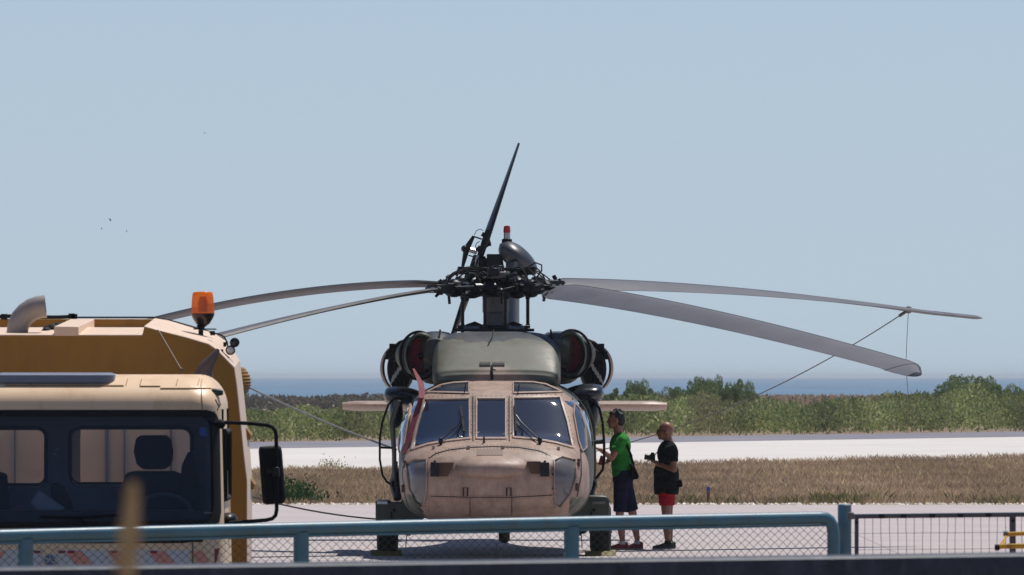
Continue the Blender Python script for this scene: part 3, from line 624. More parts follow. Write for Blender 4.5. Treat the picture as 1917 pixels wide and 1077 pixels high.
# --- engines
m_cover = mat('intake_cover_red', (104, 18, 32), .75, var=.3, scale=10)
NSQ = (.70, .86)
for s_ in (-1, 1):
    cx_, cy_ = (789, 666) if s_ < 0 else (1066, 663)
    c = P(cx_, cy_, 115.55); ax = Vector((s_*-.30, 1, -.0)).normalized()   # nacelle turned slightly outward
    ax = Vector((0, 1, 0)); sq = (.86, 1.0)
    b = M(); b.lathe([(.30, .0), (.345, .07), (.355, .2), (.36, .9), (.34, 2.4), (.26, 3.3)], c+Vector((s_*.02, .05, 0)), ax, 40, True, NSQ); nac = b.build('engine_nacelle', m_camo, heli, HB, smooth=60)
    b = M(); k = 40
    prof = [(.245, .16), (.25, .03), (.268, -.015), (.292, -.02), (.312, .02), (.318, .12), (.3, .2)]
    rg = [[c+Vector((r*.68*math.cos(u), t-.10, r*.92*math.sin(u))) for u in (2*math.pi*j/k for j in range(k))] for r, t in prof]
    b.loft(rg, False); b.build('intake_lip', m_green, nac, HB, smooth=60)
    b = M(); b.tube([c+Vector((.335*.70*math.cos(u)+s_*.03, .03, .335*.88*math.sin(u))) for u in (2*math.pi*j/k for j in range(k))], .017, 6, closed=True); b.build('nacelle_seal', m_black, nac, HB)
    # tilted fabric cover inside the intake, with radial folds
    b = M(); m_ = 36; rg = []
    for i in range(7):
        r = .235*(i/6) if i else .004
        rg.append([c+Vector((r*.66*math.cos(u), .02+.06*(1-i/6)+.012*math.cos(u*12)*(i/6), r*.92*math.sin(u))) for u in (2*math.pi*j/72 for j in range(72))])
    b.loft(rg, True); b.build('intake_cover', m_cover, nac, HB, smooth=70)
    b = M(); b.prism([c+Vector((x, -.03, z)) for x, z in ((-s_*.02, .02), (-s_*.13, .09), (-s_*.16, -.06), (-s_*.11, -.17), (-s_*.02, -.17))], (0, .08, 0)); b.build('intake_duct_wall', m_green, nac, HB, bev=.01)
    b = M(); b.ell(c+Vector((0, -.03, .0)), (.045, .06, .045), n=12, m=8); b.bar(c+Vector((0, -.02, 0)), c+Vector((s_*-.04, -.02, -.22)), .03, .02); b.build('cover_handle', m_dark, nac, HB)
    # infrared suppressor behind and outboard: shell, dark slots, pipes
    c2 = P(752 if s_ < 0 else 1108, 688, 118.2); b = M()
    rg = [[c2+Vector((s_*.02+r*.62*math.cos(u)*1.0, t, r*1.02*math.sin(u)-.02)) for u in (2*math.pi*j/28 for j in range(28))] for r, t in ((.24, 0), (.27, .12), (.28, .9), (.2, 1.5))]
    b.loft(rg); sup = b.build('exhaust_suppressor', m_dark, heli, HB, smooth=50)
    b = M(); rr = []
    for i in range(15):
        u = -1.25+2.3*i/14; rr.append(c2+Vector((s_*.23*math.cos(u)+s_*.015, -.06, .30*math.sin(u)-.01)))
    b.loft([[p+Vector((0, -.05, 0)), p+Vector((s_*.028, 0, 0)), p+Vector((0, .45, 0)), p+Vector((-s_*.028, 0, 0))] for p in rr]); b.build('suppressor_shell', m_pink, sup, HB, smooth=60)
    b = M()
    for i in range(4):
        x = s_*(-.08+.055*i); b.tube([c2+Vector((x, -.14, .22-.05*i)), c2+Vector((x+s_*.05, -.18, .05)), c2+Vector((x+s_*.06, -.16, -.12)), c2+Vector((x+s_*.02, -.12, -.25))], .016, 7)
    b.build('exhaust_pipe', m_black, sup, HB)
    b = M()
    for i in range(5): b.box(c2+Vector((s_*(.0+.03*i), -.2, .02-.045*i)), (.018, .03, .14), Euler((0, R(-18*s_), 0)))
    b.build('suppressor_slat', m_steel, sup, HB)
    b = M(); b.tube([c2+Vector((-s_*.14, -.1, .36)), c2+Vector((s_*.02, -.12, .30)), c2+Vector((s_*.14, -.1, .2)), c2+Vector((s_*.2, -.05, .12))], .035, 8); b.box(c2+Vector((s_*.12, -.12, .27)), (.07, .06, .06)); b.box(c2+Vector((s_*.17, -.12, .17)), (.05, .06, .07))
    b.build('suppressor_frame', m_black, sup, HB)
    # blend fairing between nacelle and the centre fairing
    b = M(); b.loft(loft_st(dense_st([(115.35, .12, 2.66, 2.42, 3), (115.6, .2, 2.74, 2.3, 3), (116.5, .3, 2.77, 2.1, 3), (118.5, .25, 2.7, 2.1, 3)]), 28, lambda Y: cxx(Y)+s_*.76)); b.build('nacelle_fillet', m_camo, heli, HB, smooth=60)
    b = M(); x1 = 824 if s_ < 0 else 1031; sg = -s_*-1
    b.tube([P(x1, 618, 115.5), P(x1+sg*-1+(3 if s_ > 0 else -3), 632, 115.4), P(x1+sg*3, 650, 115.3), P(x1+sg*8, 690, 115.0), P(x1+sg*10, 712, 114.8)], .012, 6); b.build('hose', m_black, heli, HB)
# --- mast, swashplate, pushrods
def ml(px, py, Y=116.7): return P(px, py, Y)
b = M(); c0 = ml(928, 612); b.lathe([(.16, 0), (.15, .17), (.155, .175), (.165, .18), (.165, .42)], c0, (0, 0, 1), 28); b.box(c0+Vector((-.02, -.1, .08)), (.27, .16, .16)); b.build('mast_housing', m_greym, heli, HB, bev=.008)
b = M(); b.box(ml(925, 614), (.9, .5, .06)); b.box(ml(925, 622), (.34, .6, .1)); b.box(ml(925, 618, 116.3), (1.0, .1, .04)); b.build('swashplate_deck', m_dark, heli, HB, bev=.01)
for s_ in (-1, 1):
    b = M(); b.tube([ml(925+s_*62, 622), ml(925+s_*50, 612), ml(925+s_*36, 607), ml(925+s_*20, 612)], [.02, .035, .035, .02], 8); b.build('servo_link', m_black, heli, HB)
    b = M(); b.lathe([(.035, -.1), (.035, .1)], ml(925+s_*42, 616, 116.4), (1, 0, 0), 12); b.build('servo_cylinder', m_steel, heli, HB)
for x, y0, dY in ((866, 617, -.1), (908, 617, -.45), (946, 617, -.45), (988, 617, .1)):
    b = M(); b.tube([ml(x, y0, 116.7+dY), ml(x, 556, 116.7+dY)], .022, 8); b.lathe([(.03, 0), (.03, .05)], ml(x, y0-2, 116.7+dY), (0, 0, 1), 10); b.lathe([(.03, 0), (.03, .05)], ml(x, 560, 116.7+dY), (0, 0, 1), 10); b.build('pushrod', m_dark, heli, HB)
# --- rotor head
TILT = R(3.0); HC = ml(930, 537)
def disk(r, az, up=0):                                # point on the forward tilted rotor disc
    x, y = r*math.cos(az), r*math.sin(az); return HC+Vector((x, y*math.cos(TILT)+up*-math.sin(TILT)*1, y*math.sin(TILT)+up))
b = M(); b.lathe([(.2, -.12), (.27, -.08), (.3, 0), (.27, .08), (.2, .1)], HC, (0, -math.sin(TILT), 1), 24); b.lathe([(.24, .1), (.3, .13), (.3, .17), (.1, .18)], HC, (0, -math.sin(TILT), 1), 16)
hub = b.build('rotor_hub', m_dark, heli, HB)
b = M(); b.box(HC+Vector((0, -.26, .14)), (.24, .1, .09)); b.build('hub_cover', m_greym, hub, HB, bev=.02)
az0 = math.asin(-1) ; AZ = [R(42.0), R(-51.1), R(219.7), R(129.7)]
for i in range(4):                                    # bifilar absorber arms above the hub
    a = AZ[i]+R(45); b = M(); b.bar(disk(.1, a, .22), disk(.40, a, .2), .09, .04); b.lathe([(.07, -.05), (.08, 0), (.07, .05)], disk(.42, a, .2), (0, 0, 1), 12); b.build('vibration_absorber', m_dark, hub, HB, bev=.006)
rr_ = random.Random(3)
for i, a in enumerate(AZ):
    b = M(); d = Vector((math.cos(a), math.sin(a), 0)); sd_ = Vector((-d.y, d.x, 0))
    b.bar(disk(.15, a), disk(.85, a), .16, .13); b.lathe([(.12, 0), (.14, .06), (.14, .14), (.1, .2)], disk(.3, a), d, 16); b.lathe([(.09, 0), (.115, .03), (.115, .1), (.09, .14)], disk(.62, a), d, 14)
    b.box(disk(.92, a), (.26, .2, .10), Euler((0, 0, a)))
    b.build('blade_spindle', m_dark, hub, HB, bev=.008)
    b = M(); lead = -1 if i != 9 else 1
    p0, p1 = disk(.25, a)+sd_*.26, disk(.8, a)+sd_*.15; b.tube([p0, p0.lerp(p1, .5)], .055, 10); b.tube([p0.lerp(p1, .45), p1], .028, 8); b.build('lag_damper', m_greym if i % 2 else m_dark, hub, HB)
    b = M(); p = disk(.5, a)-sd_*.1; b.bar(p, p-sd_*.22+Vector((0, 0, -.04)), .07, .06); b.ell(p-sd_*.24+Vector((0, 0, -.05)), .05, n=8, m=6); b.tube([p-sd_*.24+Vector((0, 0, -.05)), p-sd_*.22+Vector((0, 0, -.2))], .02, 6); b.build('pitch_horn', m_dark, hub, HB, bev=.005)
    b = M()
    for k in range(3):
        q0 = disk(.15+.1*k, a+.5, .12); q1 = disk(.7+.12*k, a+.05*(k-1), .06); mid = (q0+q1)/2+Vector((0, 0, .08+.09*rr_.random())); b.tube([q0.lerp(q1, t)*(1)+Vector((0, 0, 4*t*(1-t)*(mid.z-(q0.z+q1.z)/2))) for t in np.linspace(0, 1, 8)], .009, 5)
    b.build('hydraulic_hose', m_black, hub, HB)
    b = M()
    for k in range(16):
        r_ = rr_.uniform(.3, 1.05); q0 = disk(r_, a)+sd_*rr_.uniform(-.11, .11)*(1.3-r_)+Vector((0, 0, rr_.uniform(-.10, .09))); b.box(q0, (rr_.uniform(.02, .07), rr_.uniform(.02, .06), rr_.uniform(.02, .05)), Euler((rr_.random(), rr_.random(), a)))
    b.build('bolt', m_dark, hub, HB)['kind'] = 'stuff'
    b = M()
    for k in range(9):
        r_ = rr_.uniform(.3, 1.15); b.box(disk(r_, a)+sd_*rr_.uniform(-.1, .1)+Vector((0, -.12, rr_.uniform(-.05, .08))), (rr_.uniform(.02, .06), .03, rr_.uniform(.01, .03)), Euler((0, rr_.uniform(-.5, .5), a)))
    b.build('bright_fitting', m_steel, hub, HB)
b = M(); rr_ = random.Random(5)
for k in range(120):
    a = rr_.uniform(0, 6.28); r_ = rr_.uniform(.15, .55); b.box(disk(r_, a, rr_.uniform(-.1, .19)), (rr_.uniform(.02, .09), rr_.uniform(.02, .08), rr_.uniform(.02, .07)), Euler((rr_.random()*2, rr_.random()*2, a)))
b.build('hub_fittings', m_dark, hub, HB, bev=.004, kind='stuff')
b = M()
b.tube([HC+Vector((x, -.2, z)) for x, z in ((-.62, -.02), (-.6, .1), (-.5, .19), (-.34, .24), (-.2, .24))], .01, 5); b.tube([HC+Vector((x, -.1, z)) for x, z in ((.5, .12), (.56, .2), (.56, .27), (.48, .3), (.4, .25))], .01, 5)
b.build('hydraulic_hose', m_black, hub, HB)
# --- blades: cambered, twisted, drooping; colour of the far/near ones is the same worn grey
m_blade = mat('blade_grey', (86, 86, 94), .5, var=.1, scale=1.5, bump=.05, bscale=6, dirt=(80, 78, 82))
m_erosion = mat('leading_edge_strip', (58, 56, 56), .4, .3)
ROT = 8.18; tipz = [None]*4
def blade(a, droop, coll, nm, ex=1.6):
    d = Vector((math.cos(a), math.sin(a), 0)); le = Vector((-d.y, d.x, 0))     # leading edge side (turns anticlockwise seen from above)
    b = M(); e_ = M(); rg = []; rg2 = []
    for i in range(46):
        t = i/45; r = 1.0+(ROT-1.0)*t; u = r/ROT; sweep = max(0, u-.93)/.07*.26
        ch = .53*(min(1, .45+t*14)) if u < .95 else .53-(u-.95)/.05*.30
        zc = -droop*(max(0, r-.6)/(ROT-.6))**ex; c = HC+d*r+Vector((0, d.y*r*(math.cos(TILT)-1), d.y*r*math.sin(TILT)+zc))-le*sweep
        pit = R(coll-15*u+ (0))
        row = []
        for k, (x, z) in enumerate(((.5, 0), (.42, .032), (.2, .05), (-.1, .042), (-.5, .004), (-.5, -.004), (-.1, -.03), (.2, -.038), (.42, -.028))):
            X, Z = x*ch, z*.53*1.15; X -= .13*0; row.append(c+le*(X*math.cos(pit)-Z*math.sin(pit))+Vector((0, 0, X*math.sin(pit)+Z*math.cos(pit))))
        rg.append(row); rg2.append([row[8]+(row[8]-c)*.004, row[0]+(row[0]-c)*.02, row[1]+(row[1]-c)*.02+Vector((0, 0, .003)), row[1]*.5+row[0]*.5-(row[0]-c)*.05])
    b.loft(rg); o = b.build(nm, m_blade, heli, HB, smooth=60)
    e_.loft(rg2); e_.build('leading_edge', m_erosion, o, HB)
    b = M()
    rg3 = [[p+(p-c_)*.03 for p in row] for row, c_ in ((rg[k], sum(rg[k], Vector())/9) for k in (42, 43))]; 
    rg3[1] = [a_.lerp(b_, .25) for a_, b_ in zip(rg3[0], rg3[1])]; b.loft(rg3); b.build('tip_cap_joint', m_erosion, o, HB)
    c = sum(rg[0], Vector())/9; b = M(); b.bar(c-d*.22, c+d*.12, .12, .07); b.lathe([(.03, -.06), (.03, .06)], c-d*.05+le*.04, (0, 0, 1), 8); b.build('root_fitting', m_dark, o, HB, bev=.006)
    return rg
rg_far_r = blade(AZ[0], .64, 19, 'rotor_blade', 1.65); rg_near_r = blade(AZ[1], .77, 21, 'rotor_blade', 1.5); rg_near_l = blade(AZ[2], 1.24, 10, 'rotor_blade', 1.4); rg_far_l = blade(AZ[3], .92, 10, 'rotor_blade', 1.8)
# --- tail: pylon, gearbox fairing, beacon, tail rotor, stabilator
TY = 126.4
b = M()
rg = []
for z, x, hw, y0, y1 in ((1.7, 953, .14, 125.2, 127.4), (2.6, 956, .12, 125.9, 127.2), (3.2, 958.5, .10, 126.1, 127.1), (3.75, 962, .11, 126.0, 127.0)):
    cx_ = (x-958.5)*TY/F; rg.append([Vector((cx_+hw*math.cos(u), (y0+y1)/2+(y1-y0)/2*math.sin(u), z)) for u in (2*math.pi*j/24 for j in range(24))])
b.loft(rg); b.build('tail_pylon', mat('pylon_paint', (62, 74, 84), .4, var=.15), heli, HB, smooth=60)
c = P(970, 484, TY); b = M(); rot = Euler((0, R(38), 0)); rg = []
for i in range(20):
    t = i/19; s_ = -1+2*t; r = (1-abs(s_)**2.0)**.5 if abs(s_) < 1 else .02; r = max(r, .03)*(1-.12*s_)
    ax_ = rot.to_matrix() @ Vector((s_*.315, 0, 0)); up_ = rot.to_matrix() @ Vector((0, 0, 1))
    rg.append([c+ax_+up_*(.155*r*math.sin(u))+Vector((0, .34*r*math.cos(u), 0)) for u in (2*math.pi*j/26 for j in range(26))])
b.loft(rg); b.build('gearbox_fairing', mat('gearbox_grey', (74, 76, 80), .38, .2, var=.2), heli, HB, smooth=70)
c = P(949, 457, TY); b = M(); b.lathe([(.07, -.08), (.07, .06), (.055, .07)], c, n=16); bb = b.build('beacon_base', m_black, heli, HB)
b = M(); b.lathe([(.045, .07), (.045, .15)], c, n=14); b.build('beacon_collar', m_steel, bb, HB); b = M(); b.lathe([(.045, .15), (.05, .18), (.042, .24), (.01, .25)], c, n=14); b.build('beacon_lens', mat('beacon_red', (180, 20, 30), .2, var=.1), bb, HB, smooth=60)
th = P(893, 497, TY); b = M(); b.lathe([(.13, -.09), (.13, .09)], th, Vector((1, 0, -.33)), 14); b.lathe([(.07, 0), (.05, .3)], th, Vector((1, 0, -.0)), 12)
b.bar(th, P(942, 490, TY), .14, .16); b.box(P(925, 487, TY), (.2, .22, .16)); trh = b.build('tail_rotor_hub', m_dark, heli, HB, bev=.01)
ud = (P(971.5, 268, TY)-th); L = ud.length; ud.normalize(); sdv = Vector((ud.z, 0, -ud.x))
for s_, dr in ((1, ud), (-1, -ud), (1, Vector((0, -1, 0))), (1, Vector((0, 1, 0)))):
    b = M(); rg = []; flat = sdv; e1 = dr.cross(flat)
    for i in range(16):
        t = i/15; r = .12+(L-.12)*t; chd = .25*(min(1, .4+4*t))*(1 if t < .9 else 1-(t-.9)*3); tk = .05*(1-.72*t)+.012; tw = R(24-20*t)
        cc = th+dr*r; f2 = flat*math.cos(tw)+e1*math.sin(tw); e2 = e1*math.cos(tw)-flat*math.sin(tw)
        rg.append([cc+e2*(chd/2*math.cos(u))+f2*(tk*.55*math.sin(u)) for u in (2*math.pi*j/12 for j in range(12))])
    b.loft(rg); b.build('tail_rotor_blade', m_dark, heli, HB, smooth=60)
    b = M(); b.bar(th+dr*.05, th+dr*.5, .11, .09); 
    for k in range(4): b.box(th+dr*(.12+.1*k)+flat*(.05*(-1)**k), (.06, .07, .05), Euler((k, k*.7, 0)))
    b.build('blade_cuff', m_black, trh, HB, bev=.005)
def tl(x, y, dy=0): return P(x, y, TY+dy)
b = M(); b.tube([tl(887, 442), tl(874, 465)], [.02, .045], 7); b.tube([tl(874, 465), tl(866, 500)], [.045, .02], 7); b.tube([tl(887, 443), tl(902, 448)], .012, 6); b.tube([tl(877, 478), tl(890, 482)], .01, 6); b.tube([tl(866, 501), tl(884, 506)], .012, 6); b.ell(tl(870, 466), .05, n=8, m=6)
b.tube([tl(*p) for p in ((898, 452), (893, 455), (890, 460), (892, 466))], .006, 5); b.tube([tl(*p) for p in ((913, 446), (917, 450), (916, 458), (911, 463))], .01, 5); b.tube([tl(*p) for p in ((888, 440), (892, 432), (899, 429), (905, 432))], .005, 5)
b.build('pitch_beam', m_dark, trh, HB); b = M(); b.tube([tl(879, 468), tl(893, 472)], .035, 10); b.build('pitch_link', m_steel, trh, HB)
b = M(); rg = []
for i in range(25):
    s_ = -1+2*i/24; k = max(1-abs(s_)**60, .0)**.5; k = max(k, .72); x = cxx(126.4)-.01+s_*2.19
    rg.append([Vector((x, 126.4+.5*k*math.cos(u), 1.795+(.5*k*math.cos(u))*-.06+.062*k*math.sin(u)*(1-.3*math.cos(u)))) for u in (2*math.pi*j/20 for j in range(20))])
b.loft(rg); b.build('stabilator', m_pink, heli, HB, smooth=60)
# --- landing gear, stub fairings
for s_ in (-1, 1):
    if s_ < 0: q4 = [(703, 938), (728, 937), (729, 941), (790, 941), (790, 985), (703, 985)]
    else: q4 = [(1060, 928), (1128, 928), (1138, 931), (1141, 938), (1141, 985), (1060, 985)]
    b = M(); b.prism([P(x, y, 114.6) for x, y in q4], (0, 1.0, 0)); sp = b.build('gear_fairing', m_green, heli, HB, bev=.02)
    x0 = (703, 728) if s_ < 0 else (1106, 1136)
    b = M(); b.prism([P(x, y, 114.58) for x, y in (((x0[0]+3), 939), (x0[1]-3, 939), (x0[1]-3, 944), (x0[0]+3, 944))], (0, .04, 0)); b.build('fairing_cap', m_seat if s_ < 0 else m_greym, sp, HB)
    b = M(); b.lathe([(.02, -.02), (.02, .01)], P(738 if s_ < 0 else 1112, 955, 114.59), (0, -1, 0)); b.bar(P(733 if s_ < 0 else 1107, 972, 114.58), P(733 if s_ < 0 else 1107, 958, 114.58), .02, .02); b.build('fairing_step', m_black, sp, HB)
    wx = 725.5 if s_ < 0 else 1124; wc_ = P(wx, 990, 115.1); wc_.z = .33
    b = M(); b.lathe([(.17, -.125), (.25, -.13), (.315, -.1), (.332, -.04), (.332, .04), (.315, .1), (.25, .13), (.17, .125)], wc_, (1, 0, 0), 32); wh = b.build('main_wheel', m_black, heli, HB, smooth=40)
    b = M(); b.lathe([(.165, -.09), (.17, .09)], wc_, (1, 0, 0), 20); b.lathe([(.06, -.14), (.06, .14)], wc_, (1, 0, 0), 12); b.build('rim', m_greym, wh, HB)
    b = M(); b.tube([wc_+Vector((-s_*.15, 0, 0)), wc_+Vector((-s_*.22, .05, .35))], .05, 10); b.tube([wc_+Vector((-s_*.16, .05, 0)), wc_+Vector((-s_*.75, .3, .35))], .045, 10); b.ell(wc_+Vector((-s_*.22, -.03, .02)), (.07, .1, .09), n=10, m=7); b.box(wc_+Vector((-s_*.26, -.05, -.03)), (.05, .05, .12))
    b.build('gear_strut', m_dark, heli, HB)
    b = M(); b.tube([wc_+Vector((-s_*.24, -.05, .0)), wc_+Vector((-s_*.225, -.06, -.24))], .006, 5); b.build('grounding_wire', m_black, heli, HB)
wc_ = P(944, 1000, 123.6); wc_.z = .2; b = M(); b.lathe([(.1, -.07), (.17, -.075), (.2, -.03), (.2, .03), (.17, .075), (.1, .07)], wc_, (1, 0, 0), 24); b.lathe([(.03, -.1), (.1, -.06), (.1, .06), (.03, .1)], wc_, (1, 0, 0), 16); b.build('tail_wheel', m_black, heli, HB)
b = M(); b.tube([wc_+Vector((0, 0, .0)), wc_+Vector((0, -.1, .5)), wc_+Vector((0, -.3, 1.1))], [.04, .06, .08], 8); b.box(wc_+Vector((0, -.02, .2)), (.26, .16, .12)); b.build('tail_gear_strut', m_dark, heli, HB)
# --- cabin side fittings and grab loops
for s_, pts, st_ in ((-1, [(757, 738), (740, 744), (727, 758), (716, 790), (711, 820), (711, 860), (716, 890), (724, 902), (738, 911)], ((711, 838), (737, 839))), (1, [(1100, 742), (1113, 752), (1122, 765), (1128, 790), (1131, 830), (1131, 862), (1128, 880), (1118, 893), (1108, 902)], ((1131, 827), (1098, 829)))):
    b = M(); sm_p = [P(x, y, 115.2) for x, y in pts]; b.tube(sm_p, .014 if s_ < 0 else .017, 7); lp = b.build('grab_loop', m_black, heli, HB)
    b = M(); b.tube([P(*st_[0], 115.2), P(*st_[1], 115.2)], .014 if s_ < 0 else .028, 7); b.build('loop_strut', m_dark, lp, HB)
    b = M(); xx = 744 if s_ < 0 else 1103
    b.tube([P(xx-s_*-2, 880, 115.2), P(xx+s_*2, 905, 115.3), P(xx, 935, 115.2)], [.05, .09, .05], 8); b.ell(P(xx+s_*5, 910, 115.3), (.06, .08, .09)); b.box(P(xx+s_*3, 873, 115.1), (.05, .06, .12)); b.tube([P(xx+s_*3, 885, 115.1), P(xx+s_*12, 905, 115.2), P(xx+s_*4, 925, 115.2)], .02, 6); b.build('door_actuator', mat('blue_black_fitting', (26, 32, 48), .4) if s_ < 0 else bpy.data.materials['blue_black_fitting'], heli, HB)
    for k in range(3):                                # stacked door rails along the cabin side
        xs_ = (742-k*3, 736-k*2, 739-k*1) if s_ < 0 else (1090+k*6, 1103+k*4, 1107+k*3)
        b = M(); b.tube([P(xs_[0]+(-s_)*6, 750, 115.0+k*.1), P(xs_[1], 790, 115.05+k*.1), P(xs_[2], 850, 115.1+k*.1), P(xs_[2], 900, 115.1+k*.1)], .022, 6); b.build('door_rail', m_dark if k % 2 else m_green, heli, HB)
b = M(); b.tube([P(1097, 826, 115.0), P(1097, 838, 115.0)], .02); b.build('step_pin', m_dark, heli, HB)
# ------------------------------------------------ tie-down lines, streamer, chocks
m_rope = mat('rope_fibre', (122, 116, 110), .9); m_cord = mat('thin_cord', (110, 112, 116), .9)
def line(name, pts, r, m, lab, cat, sag=0, n=26, extra=None):
    a, c = pts; path = [a.lerp(c, t)+Vector((0, 0, -4*sag*t*(1-t))) for t in np.linspace(0, 1, n)]
    b = M(); b.tube(path, r, 6)
    if extra: extra(b, path)
    base = Vector((c.x, c.y, c.z)); o = b.build(name, m, None, base); o.location = base; return tag(o, lab, cat)
att = sum(rg_far_r[39], Vector())/9
p_end = P(1112, 846, 120.4)
def hook(b, path): b.tube([path[0], path[1]*.75+path[0]*.25], .022, 6); b.ell(path[0], .05, n=8, m=6)
line('tie_down_rope', (att, p_end), .0075, m_rope, 'taut rope from the upper right rotor blade down to the helicopter cabin side', 'rope', .22, extra=hook)
b = M(); b.tube([att+Vector((0, 0, .02)), att+Vector((-.02, 0, -.35)), att+Vector((-.035, 0, -.7)), att+Vector((-.01, 0, -1.05)), att+Vector((.01, 0, -1.2))], .004, 5); o = b.build('hanging_cord', m_cord, None, att); o.location = att
tag(o, 'thin loose cord hanging straight down from the upper right rotor blade', 'cord')
att = sum(rg_far_l[40], Vector())/9; line('tie_down_rope', (att, P(742, 842, 115.3)), .012, mat('pale_rope', (140, 140, 136), .9), 'pale rope running down from behind the truck to the left cabin side', 'rope', .1)
att = sum(rg_near_l[40], Vector())/9; line('tie_down_rope', (att, P(705, 972, 114.8)), .011, m_rope, 'low rope passing behind the truck mirror to the left landing gear', 'rope', .3)
m_rib = mat('streamer_red', (108, 18, 40), .7, var=.25, scale=12, dirt=(150, 70, 84))
b = M(); pts = [(774, 690, 115.2, 2), (782, 706, 114.6, 4), (788, 718, 114.3, 5.5), (790, 733, 113.75, 6), (789, 745, 113.4, 5)]
rg = [[P(x-w2, y, Y), P(x+w2, y, Y), P(x+w2, y, Y+.012), P(x-w2, y, Y+.012)] for x, y, Y, w2 in pts]
for x, y, w2 in ((787, 760, 4), (781, 780, 5.2), (775, 800, 3.8), (769, 820, 5), (764, 838, 3.6), (760, 851, 3)):
    a, c = hit(x-w2, y, .03), hit(x+w2, y, .03); rg.append([a, c, c+Vector((0, .012, 0)), a+Vector((0, .012, 0))])
b.loft(rg); base = P(760, 851, 113); o = b.build('warning_streamer', m_rib, None, base, smooth=60); o.location = base; tag(o, 'crimson warning streamer hanging from the left engine intake over the windshield', 'streamer')
m_yel = mat('chock_yellow', (118, 104, 44), .6, dirt=(90, 84, 50))
def chock(px, lab, dy):
    c = P(px, 1040, 115.1+dy); c.z = 0; b = M(); sg = -1 if dy < 0 else 1
    b.prism([c+Vector((-.19, -.1, 0)), c+Vector((-.19, .1, 0)), c+Vector((-.19,   .02*-sg+.02, .06)), ], (.38, 0, 0)); o = b.build('wheel_chock', m_yel, None, c, bev=.006); o.location = c; tag(o, lab, 'chock', 'yellow wheel chocks')
chock(723, 'yellow chock in front of the left main wheel', -.42); chock(723, 'yellow chock hidden behind the left main wheel', .42); chock(1124, 'yellow chock in front of the right main wheel beside the red shoes', -.42); chock(1124, 'yellow chock hidden behind the right main wheel', .42)
b = M(); b.tube([P(x, y, 114.75) for x, y in ((1119, 992), (1126, 990), (1138, 986), (1142, 986))], .018, 6); base = P(1119, 992, 114.75); o = b.build('yellow_strap', m_yel, None, base); o.location = base; tag(o, 'short yellow strap across the top of the right main wheel', 'strap')
# ================================================================ TRUCK
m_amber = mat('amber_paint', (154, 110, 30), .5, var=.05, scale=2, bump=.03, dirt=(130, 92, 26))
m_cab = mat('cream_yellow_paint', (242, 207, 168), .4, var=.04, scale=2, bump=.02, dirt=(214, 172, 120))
m_hop = mat('sunlit_hopper_tone', (236, 208, 182), .5, var=.05, scale=3, dirt=(206, 176, 146))  # sunlit tone of the amber hopper put into its colour
m_trim = mat('cab_trim_blue_grey', (116, 126, 146), .8, var=.1)
m_seal = mat('windscreen_rubber', (6, 6, 10), .75)
m_tgl = glass('truck_glass', (.88, .89, .92), .45, .01, .94, (.12, .15, .21))
TX, TYY, TZ = -2.78, 57.0, -.46
truck = thing('municipal_truck', 'amber yellow municipal truck with an orange beacon, seen from the front behind the blue fence', 'truck', (TX, TYY, TZ)); TB = Vector(truck.location)
def T(px, py, Y=57.0): return P(px, py, Y)
# cab shell
def cab_ring(z, n=96):
    if z <= 2.0: fi, si, hw = max(0, (z-1.25))*.16, 0, 1.0+.025*(2.0-z)
    else:
        t = min((z-2.0)/.212, 1); fi = .12+.42*(1-math.sqrt(max(0, 1-t*t))); si = .17*(1-math.sqrt(max(0, 1-t*t))); hw = 1.0
    x0, x1, y0, y1 = TX-hw+si, TX+hw-si, TYY+fi, TYY+1.75-si*.6; rc = .17; out = []
    per = []
    for (cx_, cy_, a0) in ((x1-rc, y0+rc, -90), (x1-rc, y1-rc, 0), (x0+rc, y1-rc, 90), (x0+rc, y0+rc, 180)):
        for k in range(13): a = R(a0+90*k/12); per.append(Vector((cx_+rc*math.cos(a), cy_+rc*math.sin(a), z)))
    full = []
    for i in range(len(per)):
        a, b_ = per[i], per[(i+1) % len(per)]; k = max(1, int((b_-a).length/.035)) if (i % 13) == 12 else 1
        k = {12: (48 if i in (25, 51) else 44)}.get(i % 13, 1)
        full += [a.lerp(b_, j/k) for j in range(k)]
    return full
zs = list(np.arange(.62, 2.0, .035))+[2.0+.212*math.sin(R(a)) for a in range(3, 91, 5)]+[2.2125]
cab = M(); cab.loft([cab_ring(z) for z in zs]); cbv = BVHTree.FromPolygons([tuple(v) for v in cab.v], [tuple(f) for f in cab.f])
scr = [(-195, 770), (-185, 768), (388, 768), (402, 774), (408, 790), (411, 960), (408, 978), (396, 986), (-190, 992), (-198, 980)]
scr_in = [(-184, 790), (-176, 780), (380, 780), (391, 786), (396, 798), (399, 950), (396, 966), (386, 974), (-180, 980), (-186, 968)]
swin = [(420, 812), (428, 806), (431, 930), (423, 938)]
keep = []
for f in cab.f:
    if len(f) == 4:
        c = sum((cab.v[i] for i in f), Vector())/4; px, py = 958.5+c.x*F/c.y, 705-(c.z-H)*F/c.y
        if c.y < TYY+.3 and inpoly(px, py, scr): continue
        if c.y > TYY+.35 and c.y < TYY+1.25 and abs(c.x-TX) > .9 and 1.45 < c.z < 1.86: continue
        if c.y > TYY+1.7 and 1.5 < c.z < 1.89 and (.08 < abs(c.x-TX) < .84): continue
    keep.append(f)
cab.f = keep; o = cab.build('cab', m_cab, truck, TB, smooth=40)
sd_m = o.modifiers.new('skin', 'SOLIDIFY'); sd_m.thickness = .03; sd_m.offset = -1
def onfront(x, y, off=0):
    h_ = hit(x, y, off, cbv); return h_
ws = patch(scr, -.004, .006, cbv, 14).build('windscreen', m_tgl, truck, TB, smooth=80)
b = M(); lo, li = dens(scr, 10), dens(scr_in, 10)
